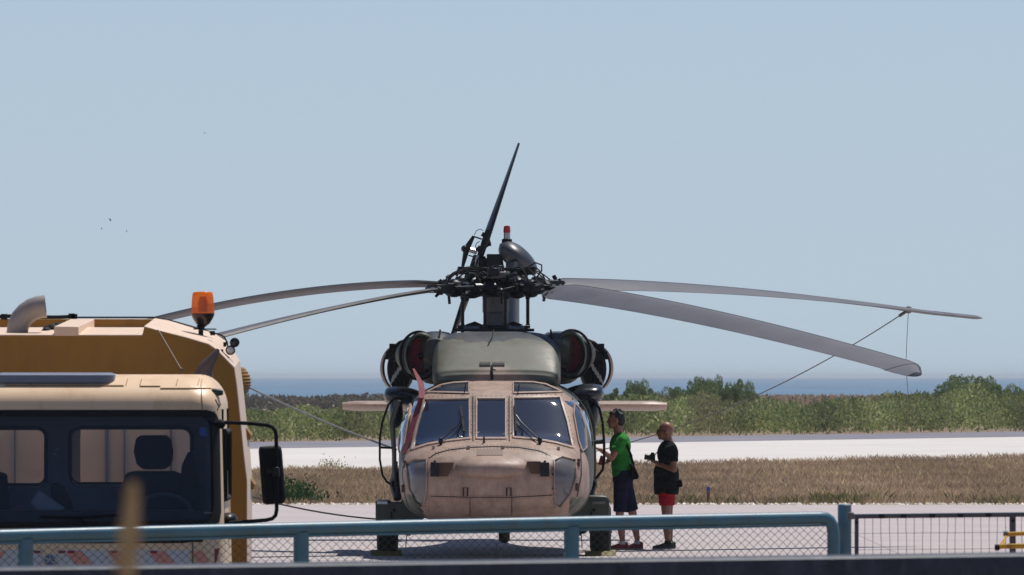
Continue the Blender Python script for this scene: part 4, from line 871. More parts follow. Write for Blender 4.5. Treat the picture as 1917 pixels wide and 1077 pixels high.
def resample(poly, n):
    pts = [Vector(p) for p in poly]; L_ = [0]
    for i in range(len(pts)): L_.append(L_[-1]+(pts[(i+1) % len(pts)]-pts[i]).length)
    out = []
    for k in range(n):
        s_ = L_[-1]*k/n; i = max(j for j in range(len(pts)) if L_[j] <= s_); t = (s_-L_[i])/max(L_[i+1]-L_[i], 1e-9); out.append(pts[i].lerp(pts[(i+1) % len(pts)], t))
    return out
ro, ri = resample(scr, 160), resample(scr_in, 160)
rg = []
for a, c in zip(ro, ri):
    p0, p1 = onfront(a.x, a.y, .012), onfront(c.x, c.y, .006)
    if p0 and p1: rg.append([p0, p1, p1+Vector((0, .02, 0)), p0+Vector((0, .02, 0))])
rg.append(rg[0]); b.loft(rg, False); b.build('rubber_seal', m_seal, ws, TB, smooth=50)
for s_ in (-1, 1):
    b = M(); b.box((TX+s_*.995, TYY+.8, 1.655), (.012, .92, .41)); pn = b.build('side_window', m_tgl, truck, TB)
    b = M(); xx = TX+s_*1.012
    b.tube([(xx, TYY+.36, 1.45), (xx, TYY+.36, 1.86), (xx, TYY+1.25, 1.86), (xx, TYY+1.25, 1.45)], .022, 6, closed=True); b.build('window_seal', m_seal, pn, TB)
b = M(); b.tube([(TX+1.018, TYY+.30, .7), (TX+1.006, TYY+.30, 2.0)], .008, 5); b.tube([(TX+1.018, TYY+1.32, .7), (TX+1.006, TYY+1.32, 2.0)], .008, 5); b.build('door_gap', m_seal, truck, TB)
b = M(); b.box((TX+1.03, TYY+1.15, 1.25), (.04, .2, .05)); b.build('door_handle', m_seal, truck, TB, bev=.008)
b = M(); b.ell(T(427, 972, 57.35), (.06, .1, .04), n=12, m=8); b.build('side_lamp', m_dark, truck, TB)
# roof details: lid, seams, marker lamp
def rz(px, Y): return T(px, 0, Y).x
b = M(); b.box((TX+.0-.02, TYY+.62, 2.198), (.0, 0, 0)); b = M(); x0, x1 = T(-8, 0, 57.6).x, T(219, 0, 57.6).x
rg = []
for zz, ins in ((2.14, .03), (2.165, .0), (2.208, .0), (2.224, .05)):
    pts = []
    for (cx_, cy_, a0) in ((x1-.08-ins, TYY+.24+.08+ins, -90), (x1-.08-ins, TYY+1.1-.08-ins, 0), (x0+.08+ins, TYY+1.1-.08-ins, 90), (x0+.08+ins, TYY+.24+.08+ins, 180)):
        for k in range(7): a = R(a0+15*k); pts.append(Vector((cx_+.08*math.cos(a), cy_+.08*math.sin(a), zz)))
    rg.append(pts)
b.loft(rg); b.build('roof_hatch', mat('hatch_grey', (118, 126, 142), .5, var=.08), truck, TB, smooth=40)
for x0_, x1_, yy in ((10, 200, 723), (200, 232, 723), (262, 300, 724), (300, 395, 728)):
    l_ = strip([(x0_, yy), (x1_, yy)], 1.0, .006, .01, False, cbv, 12)
    if l_.v: l_.build('roof_seam', mat('seam_brown', (150, 112, 66), .7) if 'seam_brown' not in bpy.data.materials else bpy.data.materials['seam_brown'], truck, TB)  # brown lines along the roof joints
for x in (58, 142, 236, 262, 330, 370):
    l_ = strip([(x+3, 711), (x, 722)], 1.0, .006, .01, False, cbv, 4)
    if l_.v: l_.build('roof_seam', bpy.data.materials['seam_brown'], truck, TB)
l_ = strip([(380, 703), (376, 720), (379, 766)], 1.2, .005, .01, False, cbv, 6)
if l_.v: l_.build('roof_seam', bpy.data.materials['seam_brown'], truck, TB)
b = M(); c = onfront(406, 735, .0) or T(406, 735); b.lathe([(.024, -.02), (.024, .0), (.017, .045), (.008, .05)], c+Vector((-.01, -.02, 0)), (1, 0, 0), 14, sq=(1, 1.0)); b.build('marker_lamp', mat('green_grey_lamp', (46, 56, 48), .25), truck, TB)
b = M(); b.tube([T(403, 748, 57.1), T(410, 762, 57.1), T(407, 768, 57.08)], .004, 5); b.tube([T(413, 756, 57.12), T(410, 762, 57.1)], .004, 5); b.build('washer_hose', m_dark, truck, TB)
# interior
m_seatd = mat('dark_seat_fabric', (30, 33, 48), .9)
b = M(); out_ = [T(x, y, 58.6) for x, y in ((-200, 775), (405, 775), (412, 800), (415, 1000), (-205, 1000), (-200, 800))]
def rrect(x0, y0, x1, y1, r, Y, n=6):
    o = []
    for cx_, cy_, a0 in ((x1-r, y1-r, 0), (x0+r, y1-r, 90), (x0+r, y0+r, 180), (x1-r, y0+r, 270)):
        for k in range(n+1): a = R(a0+90*k/n); o.append(T(cx_+r*math.cos(a), cy_+r*math.sin(a), Y))
    return o
h1, h2 = rrect(-138, 802, 86, 908, 16, 58.6), rrect(131, 801, 359, 906, 18, 58.6)
b.holed(out_, [h1[::-1], h2[::-1]], (0, .03, 0)); rw = b.build('cab_rear_wall', m_trim, truck, TB)
m_pale = mat('pale_seal', (168, 170, 172), .6)
for (x0, y0, x1, y1, r) in ((-138, 802, 86, 908, 16), (131, 801, 359, 906, 18)):
    b = M(); b.tube(rrect(x0, y0, x1, y1, r, 58.59), .012, 6, closed=True); b.build('rear_window_seal', m_seal, rw, TB)
    b = M(); b.tube([T(x0+4, y1-6, 58.58), T(x0+14, y1+3, 58.58), T(x1-14, y1+3, 58.58), T(x1-3, y1-4, 58.58)], .004, 5); b.build('rear_window_trim', m_pale, rw, TB)
    b = M(); b.prism(rrect(x0, y0, x1, y1, r, 58.63), (0, .005, 0)); b.build('rear_window', m_tgl, rw, TB)
b = M()
for x, y, w_, h_ in ((104, 842, 2.6, 3), (107.5, 841, 2, 4), (101, 850, 2, 3), (105, 849.5, 5, 1.4), (104, 854, 2, 2.4), (108, 854, 1.6, 2)): b.box(T(x, y, 58.59), (w_*.00335, .004, h_*.00335))
b.build('wall_marking', m_pale, rw, TB)
b = M(); b.box((TX, 57.85, .95), (1.9, 1.5, .04)); b.build('cab_floor', m_trim, truck, TB)
b = M(); b.box((TX, 57.85, 1.985), (1.85, 1.4, .02)); b.build('headliner', m_trim, truck, TB)
b = M(); b.prism([T(x, y, 57.25) for x, y in ((-190, 955), (120, 957), (345, 956), (400, 962), (404, 1010), (-190, 1010))], (0, .4, 0)); b.build('dashboard', mat('dash_dark', (30, 36, 48), .7), truck, TB, bev=.02)
for dx in (0, -330):
    b = M(); b.prism([T(x+dx, y, 58.2) for x, y in ((236, 886), (250, 882), (325, 882), (342, 888), (349, 960), (352, 1010), (214, 1010), (220, 930))], (0, .12, 0)); st_o = b.build('driver_seat', m_seatd, truck, TB, bev=.03)
    b = M(); b.prism([T(x+dx, y, 58.22) for x, y in ((254, 822), (262, 815), (311, 815), (320, 822), (324, 845), (322, 868), (310, 879), (266, 879), (255, 868), (250, 845))], (0, .09, 0)); b.build('headrest', m_seatd, st_o, TB, bev=.025)
    b = M(); b.tube([T(x+dx, y, 58.26) for x, y in ((270, 882), (276, 878.5), (296, 878), (302, 881))], .004, 5); b.build('headrest_trim', m_pale, st_o, TB)
b = M(); b.prism([T(x, y, 58.1) for x, y in ((340, 872), (352, 845), (362, 846), (372, 880), (380, 1000), (330, 1000))], (0, .1, 0)); b.build('jacket_on_hook', m_black, truck, TB, bev=.03)
b = M(); cw = T(305, 965, 57.6); b.tube([cw+Vector((.17*math.cos(u)*1.05, .10*math.sin(u), .13*math.sin(u))) for u in (2*math.pi*j/40 for j in range(40))], .012, 8, closed=True); b.bar(cw+Vector((-.16, 0, 0)), cw+Vector((.16, 0, 0)), .03, .03); b.tube([cw, cw+Vector((0, -.15, -.2))], .03, 8); b.build('steering_wheel', mat('wheel_grey', (70, 78, 92), .5), truck, TB)
b = M(); b.prism([T(x, y, 57.35) for x, y in ((57, 940), (74, 919), (121, 951), (118, 955), (70, 955))], (0, .01, 0)); b.build('paper_folder', mat('blue_paper', (120, 136, 160), .6), truck, TB)
b = M(); b.prism([T(x, y, 57.45) for x, y in ((92, 908), (104, 902), (120, 910), (132, 935), (140, 955), (118, 955), (96, 930))], (0, .12, 0)); b.build('dash_bag', m_black, truck, TB, bev=.02)
b = M(); b.tube([T(25, 954, 57.3), T(37, 948, 57.3), T(43, 955, 57.3)], .004, 5); b.build('dash_clip', mat('tan_clip', (150, 120, 96), .6), truck, TB)
b = M(); b.tube([onfront(75, 968, .02), onfront(150, 970, .02), onfront(222, 965, .02)], .008, 6); b.tube([onfront(150, 970, .02), onfront(180, 1000, .02)], .009, 6); b.build('windscreen_wiper', m_black, truck, TB)
b = M(); b.prism([onfront(x, y, .003)+Vector((0, .03, 0)) for x, y in ((373, 801), (385, 801), (386, 817), (374, 817))], (0, .002, 0)); b.build('toll_sticker', mat('blue_sticker', (52, 96, 190), .4), truck, TB)
# front panel below the windscreen
b = M()
for i in range(2): b.tube([onfront(x, 1000+i*12, .0) for x in range(-180, 400, 40)], .012, 6)
b.build('grille_bar', m_seal, truck, TB)
b = patch([(-190, 994), (392, 988), (404, 990), (404, 1006), (345, 1017), (-190, 1018)], .006, .01, cbv, 14); b.build('grille_panel', m_seal, truck, TB)
m_white = mat('white_film', (208, 206, 206), .4, var=.04); m_cred = mat('faded_red_film', (226, 150, 130), .4, var=.06); m_dred = mat('deep_red_film', (150, 16, 30), .4)
bp = patch([(-150, 1030), (356, 1030), (356, 1085), (-150, 1085)], .004, .006, cbv, 14); cp = bp.build('chevron_panel', m_white, truck, TB)
for i, x in enumerate(list(range(122, 360, 78))+[ -20, -98]):
    sg = 1 if x > 90 else -1
    l_ = patch([(x, 1032), (x+32, 1032), (x+32+sg*40, 1083), (x+sg*40, 1083)] if x+72 < 356 else [(x, 1032), (x+24, 1032), (x+34, 1050), (x+34, 1083), (x+20, 1060)], .008, .004, cbv, 9)
    if l_.v: l_.build('chevron_stripe', m_cred, cp, TB)
for x in (70, 116, 134, 214, 288):
    b = patch([(x-7, 1031), (x+7, 1031), (x+5, 1036), (x-5, 1036)], .011, .003, cbv, 4)
    if b.v: b.build('reflector', m_dred, cp, TB)
b = patch([(80, 1026), (106, 1026), (106, 1075), (80, 1075)], .012, .006, cbv, 6); b.build('badge_plate', m_cab, truck, TB)
c = onfront(94, 1049, .02); b = M(); b.lathe([(.037, -.004), (.037, .006), (.028, .01), (.03, .002)], c, (0, -1, 0), 28); em = b.build('round_badge', mat('badge_grey_blue', (150, 166, 190), .35, .4), truck, TB)
b = M(); b.lathe([(.03, -.0), (.03, .009)], c, (0, -1, 0), 24); b.build('badge_face', mat('badge_face_blue', (84, 104, 134), .4), em, TB)
b = M(); [b.bar(c+Vector((0, -.014, 0)), c+Vector((.029*math.cos(a), -.014, .029*math.sin(a))), .006, .004, (0, 1, 0)) for a in (R(90), R(210), R(330), R(30), R(150))]; b.build('badge_star', m_white, em, TB)
l_ = patch([(402, 1028), (410, 1026), (407, 1040), (402, 1060)], .006, .004, cbv, 4)
if l_.v: l_.build('reflector', m_dred, truck, TB)
b = strip([(361, 1016), (361, 1075)], 1.6, .008, .012, False, cbv); b.build('panel_gap', m_seal, truck, TB)
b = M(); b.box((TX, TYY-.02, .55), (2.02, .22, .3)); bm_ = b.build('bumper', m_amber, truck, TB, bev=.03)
for s_ in (-1, 1):
    b = M(); b.lathe([(.09, 0), (.085, .03), (.05, .04)], (TX+s_*.8, TYY-.12, .55), (0, -1, 0), 20); b.build('headlight', m_steel, bm_, TB)
# mirror with its tubular arm
b = M(); Ym = 57.15
b.tube([T(x, y, Ym) for x, y in ((412, 793), (424, 791), (470, 793), (500, 796), (509, 799), (515, 806), (517, 816), (518, 860), (518, 955), (516, 965), (510, 971), (498, 974), (460, 977), (430, 979))], .0125, 10)
b.ell(T(413, 794, Ym), (.03, .04, .03), n=10, m=7); arm = b.build('mirror_arm', m_black, truck, TB, smooth=60)
b = M(); rg = []
for dy, k in ((0, .8), (.03, 1), (.09, 1), (.12, .92)):
    q4 = [(485, 838), (488, 836), (520, 834), (526, 836), (528, 845), (535, 930), (533, 940), (527, 943), (499, 945), (493, 942), (491, 934), (484, 845)]; cxm, cym = 509, 890
    rg.append([T(cxm+(x-cxm)*k, cym+(y-cym)*(k*.3+.7), Ym+.02+dy) for x, y in q4])
b.loft(rg); mh = b.build('mirror_housing', m_black, truck, TB, smooth=30, bev=.012)
b = M(); b.prism([T(x, y, Ym+.145) for x, y in ((489, 842), (524, 840), (530, 938), (495, 940))], (0, .004, 0)); b.build('mirror_glass', m_steel, mh, TB)
b = M(); b.lathe([(.022, -.03), (.022, .03)], T(517, 884, Ym-.01), (0, 0, 1), 12); b.box(T(508, 882, Ym), (.06, .03, .03)); b.build('mirror_clamp', m_dark, mh, TB, bev=.005)
# hopper body behind the cab
YB, YC = 59.3, 61.5
def TBp(px, py, Y=YB): return P(px, py, Y)
zlow, zhi = TBp(0, 627).z, TBp(0, 612).z; zt = P(0, 596, YC+.2).z
rightp = [(268, 627), (395, 646), (425, 672), (441, 692), (449, 745), (455, 800), (463, 850), (469, 900), (470, 960), (470, 1330)]
hull_f = [TBp(x, y) for x, y in rightp]; rx = TX*0+TBp(105, 0).x
def mirx(v): return Vector((2*rx-v.x, v.y, v.z))
fr = [(268, 627), (270, 611), (295, 618), (351, 632), (391, 644), (407, 655), (439, 688), (444, 723), (450, 780), (457, 850), (463, 900), (463, 960), (463, 1330)]
mid = [(278, 613), (290, 596), (315, 600), (365, 615), (400, 623), (425, 640), (449, 675), (455, 720), (461, 780), (469, 850), (472, 900), (472, 960), (472, 1330)]
def both(pts, Y, dx=0, dy=0): r = [P(x+dx, y+dy, Y) for x, y in pts]; return [mirx(v) for v in r[::-1]]+r
def mirx2(v): return v
hullm = m_cab
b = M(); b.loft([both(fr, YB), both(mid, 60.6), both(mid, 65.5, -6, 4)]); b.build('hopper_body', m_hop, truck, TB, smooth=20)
b = M(); f_ = [v+Vector((0, -.004, 0)) for v in both([(266, 629)]+[(x-(1.5 if x > 300 else 0), y+1.5) for x, y in fr[1:]], YB)]; b.prism(f_, (0, .003, 0)); fp = b.build('front_bulkhead', m_amber, truck, TB, smooth=20)  # amber plate gives the front its shaded tone against the paler hull
b = M(); b.prism([P(x, y, 59.05) for x, y in ((-190, 780), (396, 780), (396, 930), (-190, 930))], (0, .02, 0)); wl = b.build('splash_panel', mat('faded_panel', (232, 222, 212), .7, var=.06), truck, TB)
for x, w_ in ((28, 3), (200, 6), (233, 3), (320, 4), (-60, 5)): b = M(); b.bar(P(x, 782, 59.03), P(x, 928, 59.03), w_*.0034, .02, (0, 1, 0)); b.build('panel_rib', mat('blue_grey_rib', (120, 132, 156), .6) if 'blue_grey_rib' not in bpy.data.materials else bpy.data.materials['blue_grey_rib'], wl, TB)
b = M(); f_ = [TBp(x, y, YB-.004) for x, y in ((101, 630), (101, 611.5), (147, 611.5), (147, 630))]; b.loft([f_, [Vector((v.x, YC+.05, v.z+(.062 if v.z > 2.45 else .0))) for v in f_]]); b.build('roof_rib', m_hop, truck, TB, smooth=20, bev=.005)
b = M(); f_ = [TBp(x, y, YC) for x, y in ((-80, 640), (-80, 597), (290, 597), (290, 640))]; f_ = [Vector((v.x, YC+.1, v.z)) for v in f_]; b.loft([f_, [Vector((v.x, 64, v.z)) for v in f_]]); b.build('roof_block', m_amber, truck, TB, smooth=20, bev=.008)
b = M(); b.tube([P(x, y, YC+.06) for x, y in ((-60, 594), (0, 593), (20, 592), (30, 594), (110, 594), (132, 593))], .014, 6); [b.box(P(x, y, YC+.05), (.04, .04, .035)) for x, y in ((134, 592), (139, 593), (8, 593))]; b.build('roof_cable', m_black, truck, TB)
b = M(); b.tube([P(x, y, YC+.08) for x, y in ((140, 594.5), (200, 594.5), (285, 594.5), (318, 600), (395, 622), (420, 636))], .006, 5); b.build('roof_edge_wire', m_dark, truck, TB)
b = M(); b.tube([P(84, 624, 60.0), P(92, 618, 60.3), P(101, 614, 60.6)], .03, 8); [b.lathe([(.035, -.01), (.035, .01)], P(x, y, 60.2), (1, .3, .2), 10) for x, y in ((86, 622), (91, 619), (96, 617))]; b.tube([P(104, 608, 60.6), P(116, 607, 60.8)], .012); b.build('hydraulic_coupling', m_black, truck, TB)
m_exh = mat('weathered_pipe', (150, 142, 136), .5, .15, var=.15, scale=4)
def elbow(path, r0, r1, Y, nm, m=None):                       # pipe elbow with an open mouth
    b = M(); pts = [P(x, y, Y) for x, y in path]; n_ = len(pts); rs = [r0+(r1-r0)*i/(n_-1) for i in range(n_)]
    b.tube(pts, rs, 28, cap=False); b.tube([p for p in pts[::-1]], [x-.008 for x in rs[::-1]], 28, cap=False); b.build(nm, m or m_exh, truck, TB, smooth=60)
elbow([(32, 640), (32, 625), (34, 610), (40, 597), (49, 587), (60, 579.5), (72, 575.5), (85, 574)], .068, .073, 59.7, 'exhaust_elbow')
elbow([(381, 712), (382, 700), (385, 690), (391, 680), (399, 670), (405, 660), (409, 654)], .066, .010, 58.85, 'air_intake_stack', mat('dark_pipe', (92, 82, 80), .55, .1))
b = M(); b.tube([P(296, 618, 59.2), P(338, 690, 58.9)], .0045, 6); b.ell(P(339, 692, 58.9), .012, n=8, m=6); b.tube([P(339, 692, 58.9), P(339, 700, 58.9)], .008, 6); b.build('gas_strut', mat('pale_rod', (110, 92, 74), .6), truck, TB)
# beacon
c = P(376, 640, 60.0); b = M(); b.tube([c+Vector((0, 0, -.03)), P(376, 612, 60.0)], .016, 10); b.lathe([(.02, 0), (.028, .02), (.02, .035)], P(376, 617, 60), n=12); b.bar(P(362, 616, 60), P(405, 616.5, 60), .03, .008); mast_ = b.build('beacon_pole', m_dark, truck, TB)
c = P(379.5, 590, 60.0); b = M(); b.lathe([(.02, -.075), (.045, -.055), (.066, -.02), (.075, .0), (.075, .012)], c, n=28); b.build('beacon_base', mat('beacon_base_dark', (34, 18, 16), .25, var=.1), mast_, TB, smooth=60)
q = NT('beacon_orange_lens'); q.t.nodes.remove(q.b); gl = q.n('BsdfGlossy'); gl.inputs['Roughness'].default_value = .08; tr = q.n('BsdfTransparent'); tr.inputs[0].default_value = (*lin((255, 200, 120)), 1); tl_ = q.n('BsdfTranslucent'); tl_.inputs[0].default_value = (*lin((255, 150, 44)), 1); df = q.n('BsdfDiffuse'); df.inputs[0].default_value = (*lin((255, 132, 36)), 1)
m1 = q.n('MixShader'); q.l(tl_.outputs[0], m1.inputs[1]); q.l(df.outputs[0], m1.inputs[2]); m1.inputs[0].default_value = .35; m2 = q.n('MixShader'); m2.inputs[0].default_value = .58; q.l(tr.outputs[0], m2.inputs[1]); q.l(m1.outputs[0], m2.inputs[2]); m3 = q.n('MixShader'); m3.inputs[0].default_value = .05; q.l(m2.outputs[0], m3.inputs[1]); q.l(gl.outputs[0], m3.inputs[2]); q.l(m3.outputs[0], q.out.inputs[0])
b = M(); b.lathe([(.076, .01), (.074, .03), (.068, .12), (.064, .14), (.056, .148), (.02, .150)], c, n=32); b.build('beacon_lens', q.m, mast_, TB, smooth=50)
b = M(); b.lathe([(.03, .02), (.03, .05), (.012, .08), (.012, .1)], c, n=12); b.prism([c+Vector((x, .03, z)) for x, z in ((-.035, .06), (.035, .06), (.02, .12), (-.02, .12))], (0, .004, 0)); b.build('beacon_bulb', m_dark, mast_, TB)
# round work lamps with cable
for (x, y, m_, nm) in ((431.5, 656, m_white, 'work_lamp'), (439.5, 641.5, m_black, 'work_lamp')):
    c = P(x, y, 59.7); b = M(); b.lathe([(.012, .05), (.028, .03), (.031, -.01), (.031, -.03), (.026, -.035)], c, (0, 1, 0), 20); wl_ = b.build(nm, m_black, truck, TB, smooth=50)
    b = M(); b.lathe([(.024, 0), (.020, .006), (.008, .009)], c+Vector((0, -.033, 0)), (0, -1, 0), 18); b.build('lamp_lens', m_ if m_ is m_white else m_navy, wl_, TB, smooth=60)
b = M(); b.tube([P(x, y, 59.72) for x, y in ((392, 622), (398, 624), (410, 626), (420, 631), (425, 641), (427, 650))], .006, 6); b.box(P(398, 624, 59.7), (.03, .03, .028)); b.bar(P(412, 658, 59.6), P(428, 672, 59.6), .03, .02); b.box(P(415, 657, 59.6), (.02, .02, .02)); b.box(P(421, 645, 59.6), (.02, .02, .03)); b.build('lamp_bracket', m_black, truck, TB)
# ribbed side drum
b = M(); rg = []
for i in range(21):
    z0 = P(0, 688+i*3.0, 62).z; t = i/20; hw = .11*math.sin(math.pi*(t*.86+.1))**.55*(1+.1*(i % 2)); x_c = P(442, 0, 62).x
    rg.append([Vector((x_c+hw*math.cos(u)*.85, 62+.2*math.sin(u), z0)) for u in (2*math.pi*j/20 for j in range(20))])
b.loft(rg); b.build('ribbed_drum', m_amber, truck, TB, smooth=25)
for (x, y) in ((459, 800), (466, 893)):
    b = M(); c = P(x-4, y, 60.2); b.prism([c+Vector((0, 0, .02)), c+Vector((.05, 0, -.05)), c+Vector((.045, 0, -.08)), c+Vector((0, 0, -.08))], (0, .5, 0)); b.build('shade_wedge', m_amber, truck, TB)  # added amber wedges, standing for triangular shadows along the hull side
b = M(); b.box((TX, 61.5, .35), (.9, 8.5, .2)); b.build('chassis', m_dark, truck, TB)
for s_ in (-1, 1):
    for yy in (57.9, 62.8, 64.0):
        c = Vector((TX+s_*.88, yy, TZ+.42)); b = M(); b.lathe([(.2, -.13), (.36, -.14), (.42, -.08), (.42, .08), (.36, .14), (.2, .13)], c, (1, 0, 0), 28); wh = b.build('wheel', m_black, truck, TB); b = M(); b.lathe([(.2, -.1), (.1, -.02), (.1, .02), (.2, .1)], c, (1, 0, 0), 18); b.build('rim', m_greym, wh, TB)
# ================================================================ FENCES
def fenceY(px): return 44+px/1560*2.4
def FP(px, py, d=0): Y = fenceY(px)+d; return P(px, py, Y)
m_blue = mat('blue_fence_paint', (72, 118, 138), .38, var=.14, scale=5, bump=.15, bscale=25, dirt=(84, 96, 98))
m_wire = mat('mesh_wire', (64, 72, 68), .5, .4)
GZ = -.47
def railtop(px): return 991-.0262*px+2.6e-6*px*px
f0 = FP(45, 991); fence = thing('blue_tube_fence', 'blue painted tubular fence with chain-link panels running across the foreground', 'fence', (f0.x, f0.y, GZ)); FB = Vector(fence.location)
th_ = 12.5
path = [FP(px, railtop(px)+th_) for px in list(range(-620, 1535, 60))+[1530, 1538]]+[FP(1546, railtop(1546)+14), FP(1553, railtop(1553)+19), FP(1558, railtop(1558)+28), FP(1560, railtop(1560)+42)]
end = FP(1560, 1000); path.append(Vector((end.x, end.y, GZ)))
b = M(); b.tube(path, .031, 14); b.build('top_rail', m_blue, fence, FB, smooth=60)
b = M(); lp = [FP(px, railtop(px)+26.5, .0) for px in list(range(-620, 1540, 60))+[1553]]
for a, c in zip(lp, lp[1:]): b.bar(a, c, .03, .012)
b.build('mesh_strip', m_blue, fence, FB)
posts = [-469, 48, 564, 1070]
for px in [-985+400]*0+posts:
    t_ = FP(px, railtop(px)+20); b = M(); k = .0375
    b.lathe([(k, 0), (k, t_.z-GZ)], (t_.x, t_.y, GZ), (0, 0, 1), 20, sq=(1, 1)); po = b.build('post', m_blue, fence, FB, smooth=60)
    b = M(); b.lathe([(.07, 0), (.07, .012)], (t_.x, t_.y, GZ), n=16); b.build('post_foot', m_blue, po, FB)
# chain-link panels: two families of kinked wires per panel
edges = posts+[1560]
for pa, pb in zip(edges, edges[1:]):
    A_, B_ = FP(pa, railtop(pa)+28), FP(pb, railtop(pb)+28); Wd = (B_-A_).length; d = Vector((B_.x-A_.x, B_.y-A_.y, 0)).normalized(); Hh = A_.z-.1; cw, ch = .0485, .0385
    b = M(); nv = int(Wd/cw)+1; nr = int((Hh+.35)/ch)
    slope = (B_.z-A_.z)/Wd; nd = Vector((-d.y, d.x, 0))
    lines = []
    tot = nr*cw/2
    for k in range(-int(tot/cw)-1, nv+int(tot/cw)+1):
        for sg in (1, -1):
            x0 = k*cw if sg > 0 else k*cw; pts = []
            for r_ in range(nr+1):
                x_ = x0+sg*r_*cw/2
                if .01 < x_ < Wd-.01: pts.append(A_+d*x_+Vector((0, 0, slope*x_-r_*ch/2*1.0))+nd*(.003*(-1)**(r_+(sg > 0))))
                if r_*ch/2 > .62: break
            if len(pts) > 2: lines.append(pts)
    for pts in lines: b.tube(pts, .00155, 3, cap=False)
    o = b.build('wire_mesh', m_wire, fence, FB, smooth=0); o['kind'] = 'stuff'
# big blue end post
c = FP(1581, 944, .1); b = M(); b.lathe([(.033, 0), (.034, c.z-GZ-.004), (.028, c.z-GZ)], (c.x, c.y, GZ), n=24); b2 = M()
o = b.build('blue_post', mat('blue_post_paint', (74, 116, 136), .45, var=.15, scale=9, dirt=(126, 130, 128)), None, (c.x, c.y, GZ), smooth=50); o.location = (c.x, c.y, GZ); tag(o, 'thick round blue post at the end of the chain-link fence, taller than the rails', 'post')
# second fence: welded grid panel
g0 = P(1604, 966, 46.6); grid = thing('grid_fence', 'dark weathered steel fence with a welded wire grid right of the thick blue post', 'fence', (g0.x, g0.y, GZ)); GB = Vector(grid.location)
m_frame = mat('weathered_frame', (84, 84, 90), .5, .2, var=.25, scale=8, dirt=(120, 74, 56))
def GP(px, py): return P(px, py, 46.6+(px-1604)*.0008)
ytop = lambda px: 967-(px-1604)*.011
b = M(); b.bar(GP(1598, ytop(1598)), GP(2300, ytop(2300)), .03, .022); b.build('frame_rail', m_frame, grid, GB, bev=.003)
b = M(); b.bar(GP(1598, ytop(1598)-3.5), GP(2300, ytop(2300)-3.5), .034, .005); b.build('lit_rail_edge', m_blue, grid, GB)  # blue strip stands for light caught along the rail top
for px, w_ in ((1603.5, .02), (1895.5, .031), (2190, .031)):
    t_ = GP(px, ytop(px)); b = M(); b.bar((t_.x, t_.y, GZ), t_, w_, .03, (0, 1, 0)); b.build('frame_post', m_frame, grid, GB, bev=.003)
    for k in range(1):
        b = M(); b.lathe([(.008, 0), (.008, .01)], (t_.x, t_.y-.02, t_.z-.03), (0, -1, 0), 8); b.build('frame_bolt', m_dark, grid, GB)
b = M(); b.box(P(1593, 966, 46.3), (.03, .05, .035)); b.box(P(1590, 962, 46.28), (.012, .03, .015)); b.build('gate_bracket', m_greym, grid, GB, bev=.004)
for px in (1650, 1691, 1745, 1797, 1850): b = M(); b.box(GP(px, ytop(px)+.5)-Vector((0, .018, 0)), (.028, .01, .02)); b.build('rail_clip', m_dark, grid, GB)
vx = [1618.5, 1634, 1649, 1665, 1680, 1696, 1711.5, 1727.5, 1742.5, 1758.5, 1774, 1789, 1805, 1820.5, 1836, 1852, 1867, 1882]+[1913+15.6*i for i in range(17)]
for px in vx:
    t_ = GP(px, ytop(px)+2); b = M(); b.tube([t_, t_+Vector((rng.normal(0, .0012), 0, -.05)), t_+Vector((rng.normal(0, .0015), 0, -.12)), Vector((t_.x, t_.y, .1))], .0014, 4); b.build('grid_wire', m_wire, grid, GB)
for y in (999, 1029, 1060, 1090):
    b = M(); b.tube([GP(px, y-(px-1604)*.008+rng.normal(0, .3)) for px in range(1604, 2200, 60)], .0013, 4); b.build('grid_wire', m_wire, grid, GB)
# ---- yellow tubular rack at the right border
yr = thing('yellow_rack', 'yellow tubular rack leaning at the right border in front of the grid fence', 'rack', tuple(P(1890, 1030, 45.4).xy)+(GZ,)); YB_ = Vector(yr.location); m_yp = mat('yellow_tube_paint', (216, 164, 40), .4, var=.12, scale=10, dirt=(110, 80, 40))
def RP(x, y, d=0): return P(x, y, 45.4+d)
b = M(); b.tube([RP(1884, 1001), RP(1890, 1000), RP(1960, 997), RP(2040, 994)], .011, 10); b.build('upper_tube', m_yp, yr, YB_, smooth=60)
b = M(); b.tube([RP(1867, 1025, -.2), RP(1874, 1023, -.2), RP(1960, 1021, -.2), RP(2050, 1019, -.2)], .0125, 10); b.build('lower_tube', m_yp, yr, YB_, smooth=60)
b = M(); b.lathe([(.015, -.01), (.015, .012)], RP(1866, 1025, -.2), (1, 0, 0), 12); b.build('tube_cap', m_black, yr, YB_)
b = M(); b.lathe([(.013, -.01), (.013, .012)], RP(1882, 999), (1, 0, 0), 12); b.build('tube_cap', m_greym, yr, YB_)
for a, c in (((1886, 1003), (1871, 1021)), ((1882, 1003), (1880, 1019)), ((2038, 996), (2045, 1018))):
    b = M(); b.tube([RP(*a), RP(*c, -.19)], .0045, 6); b.build('brace', m_yp, yr, YB_)
for x in (1960, 2040):
    b = M(); t_ = RP(x, 1022, -.2); b.tube([t_, (t_.x, t_.y, GZ)], .0125, 8); b.build('leg', m_yp, yr, YB_)
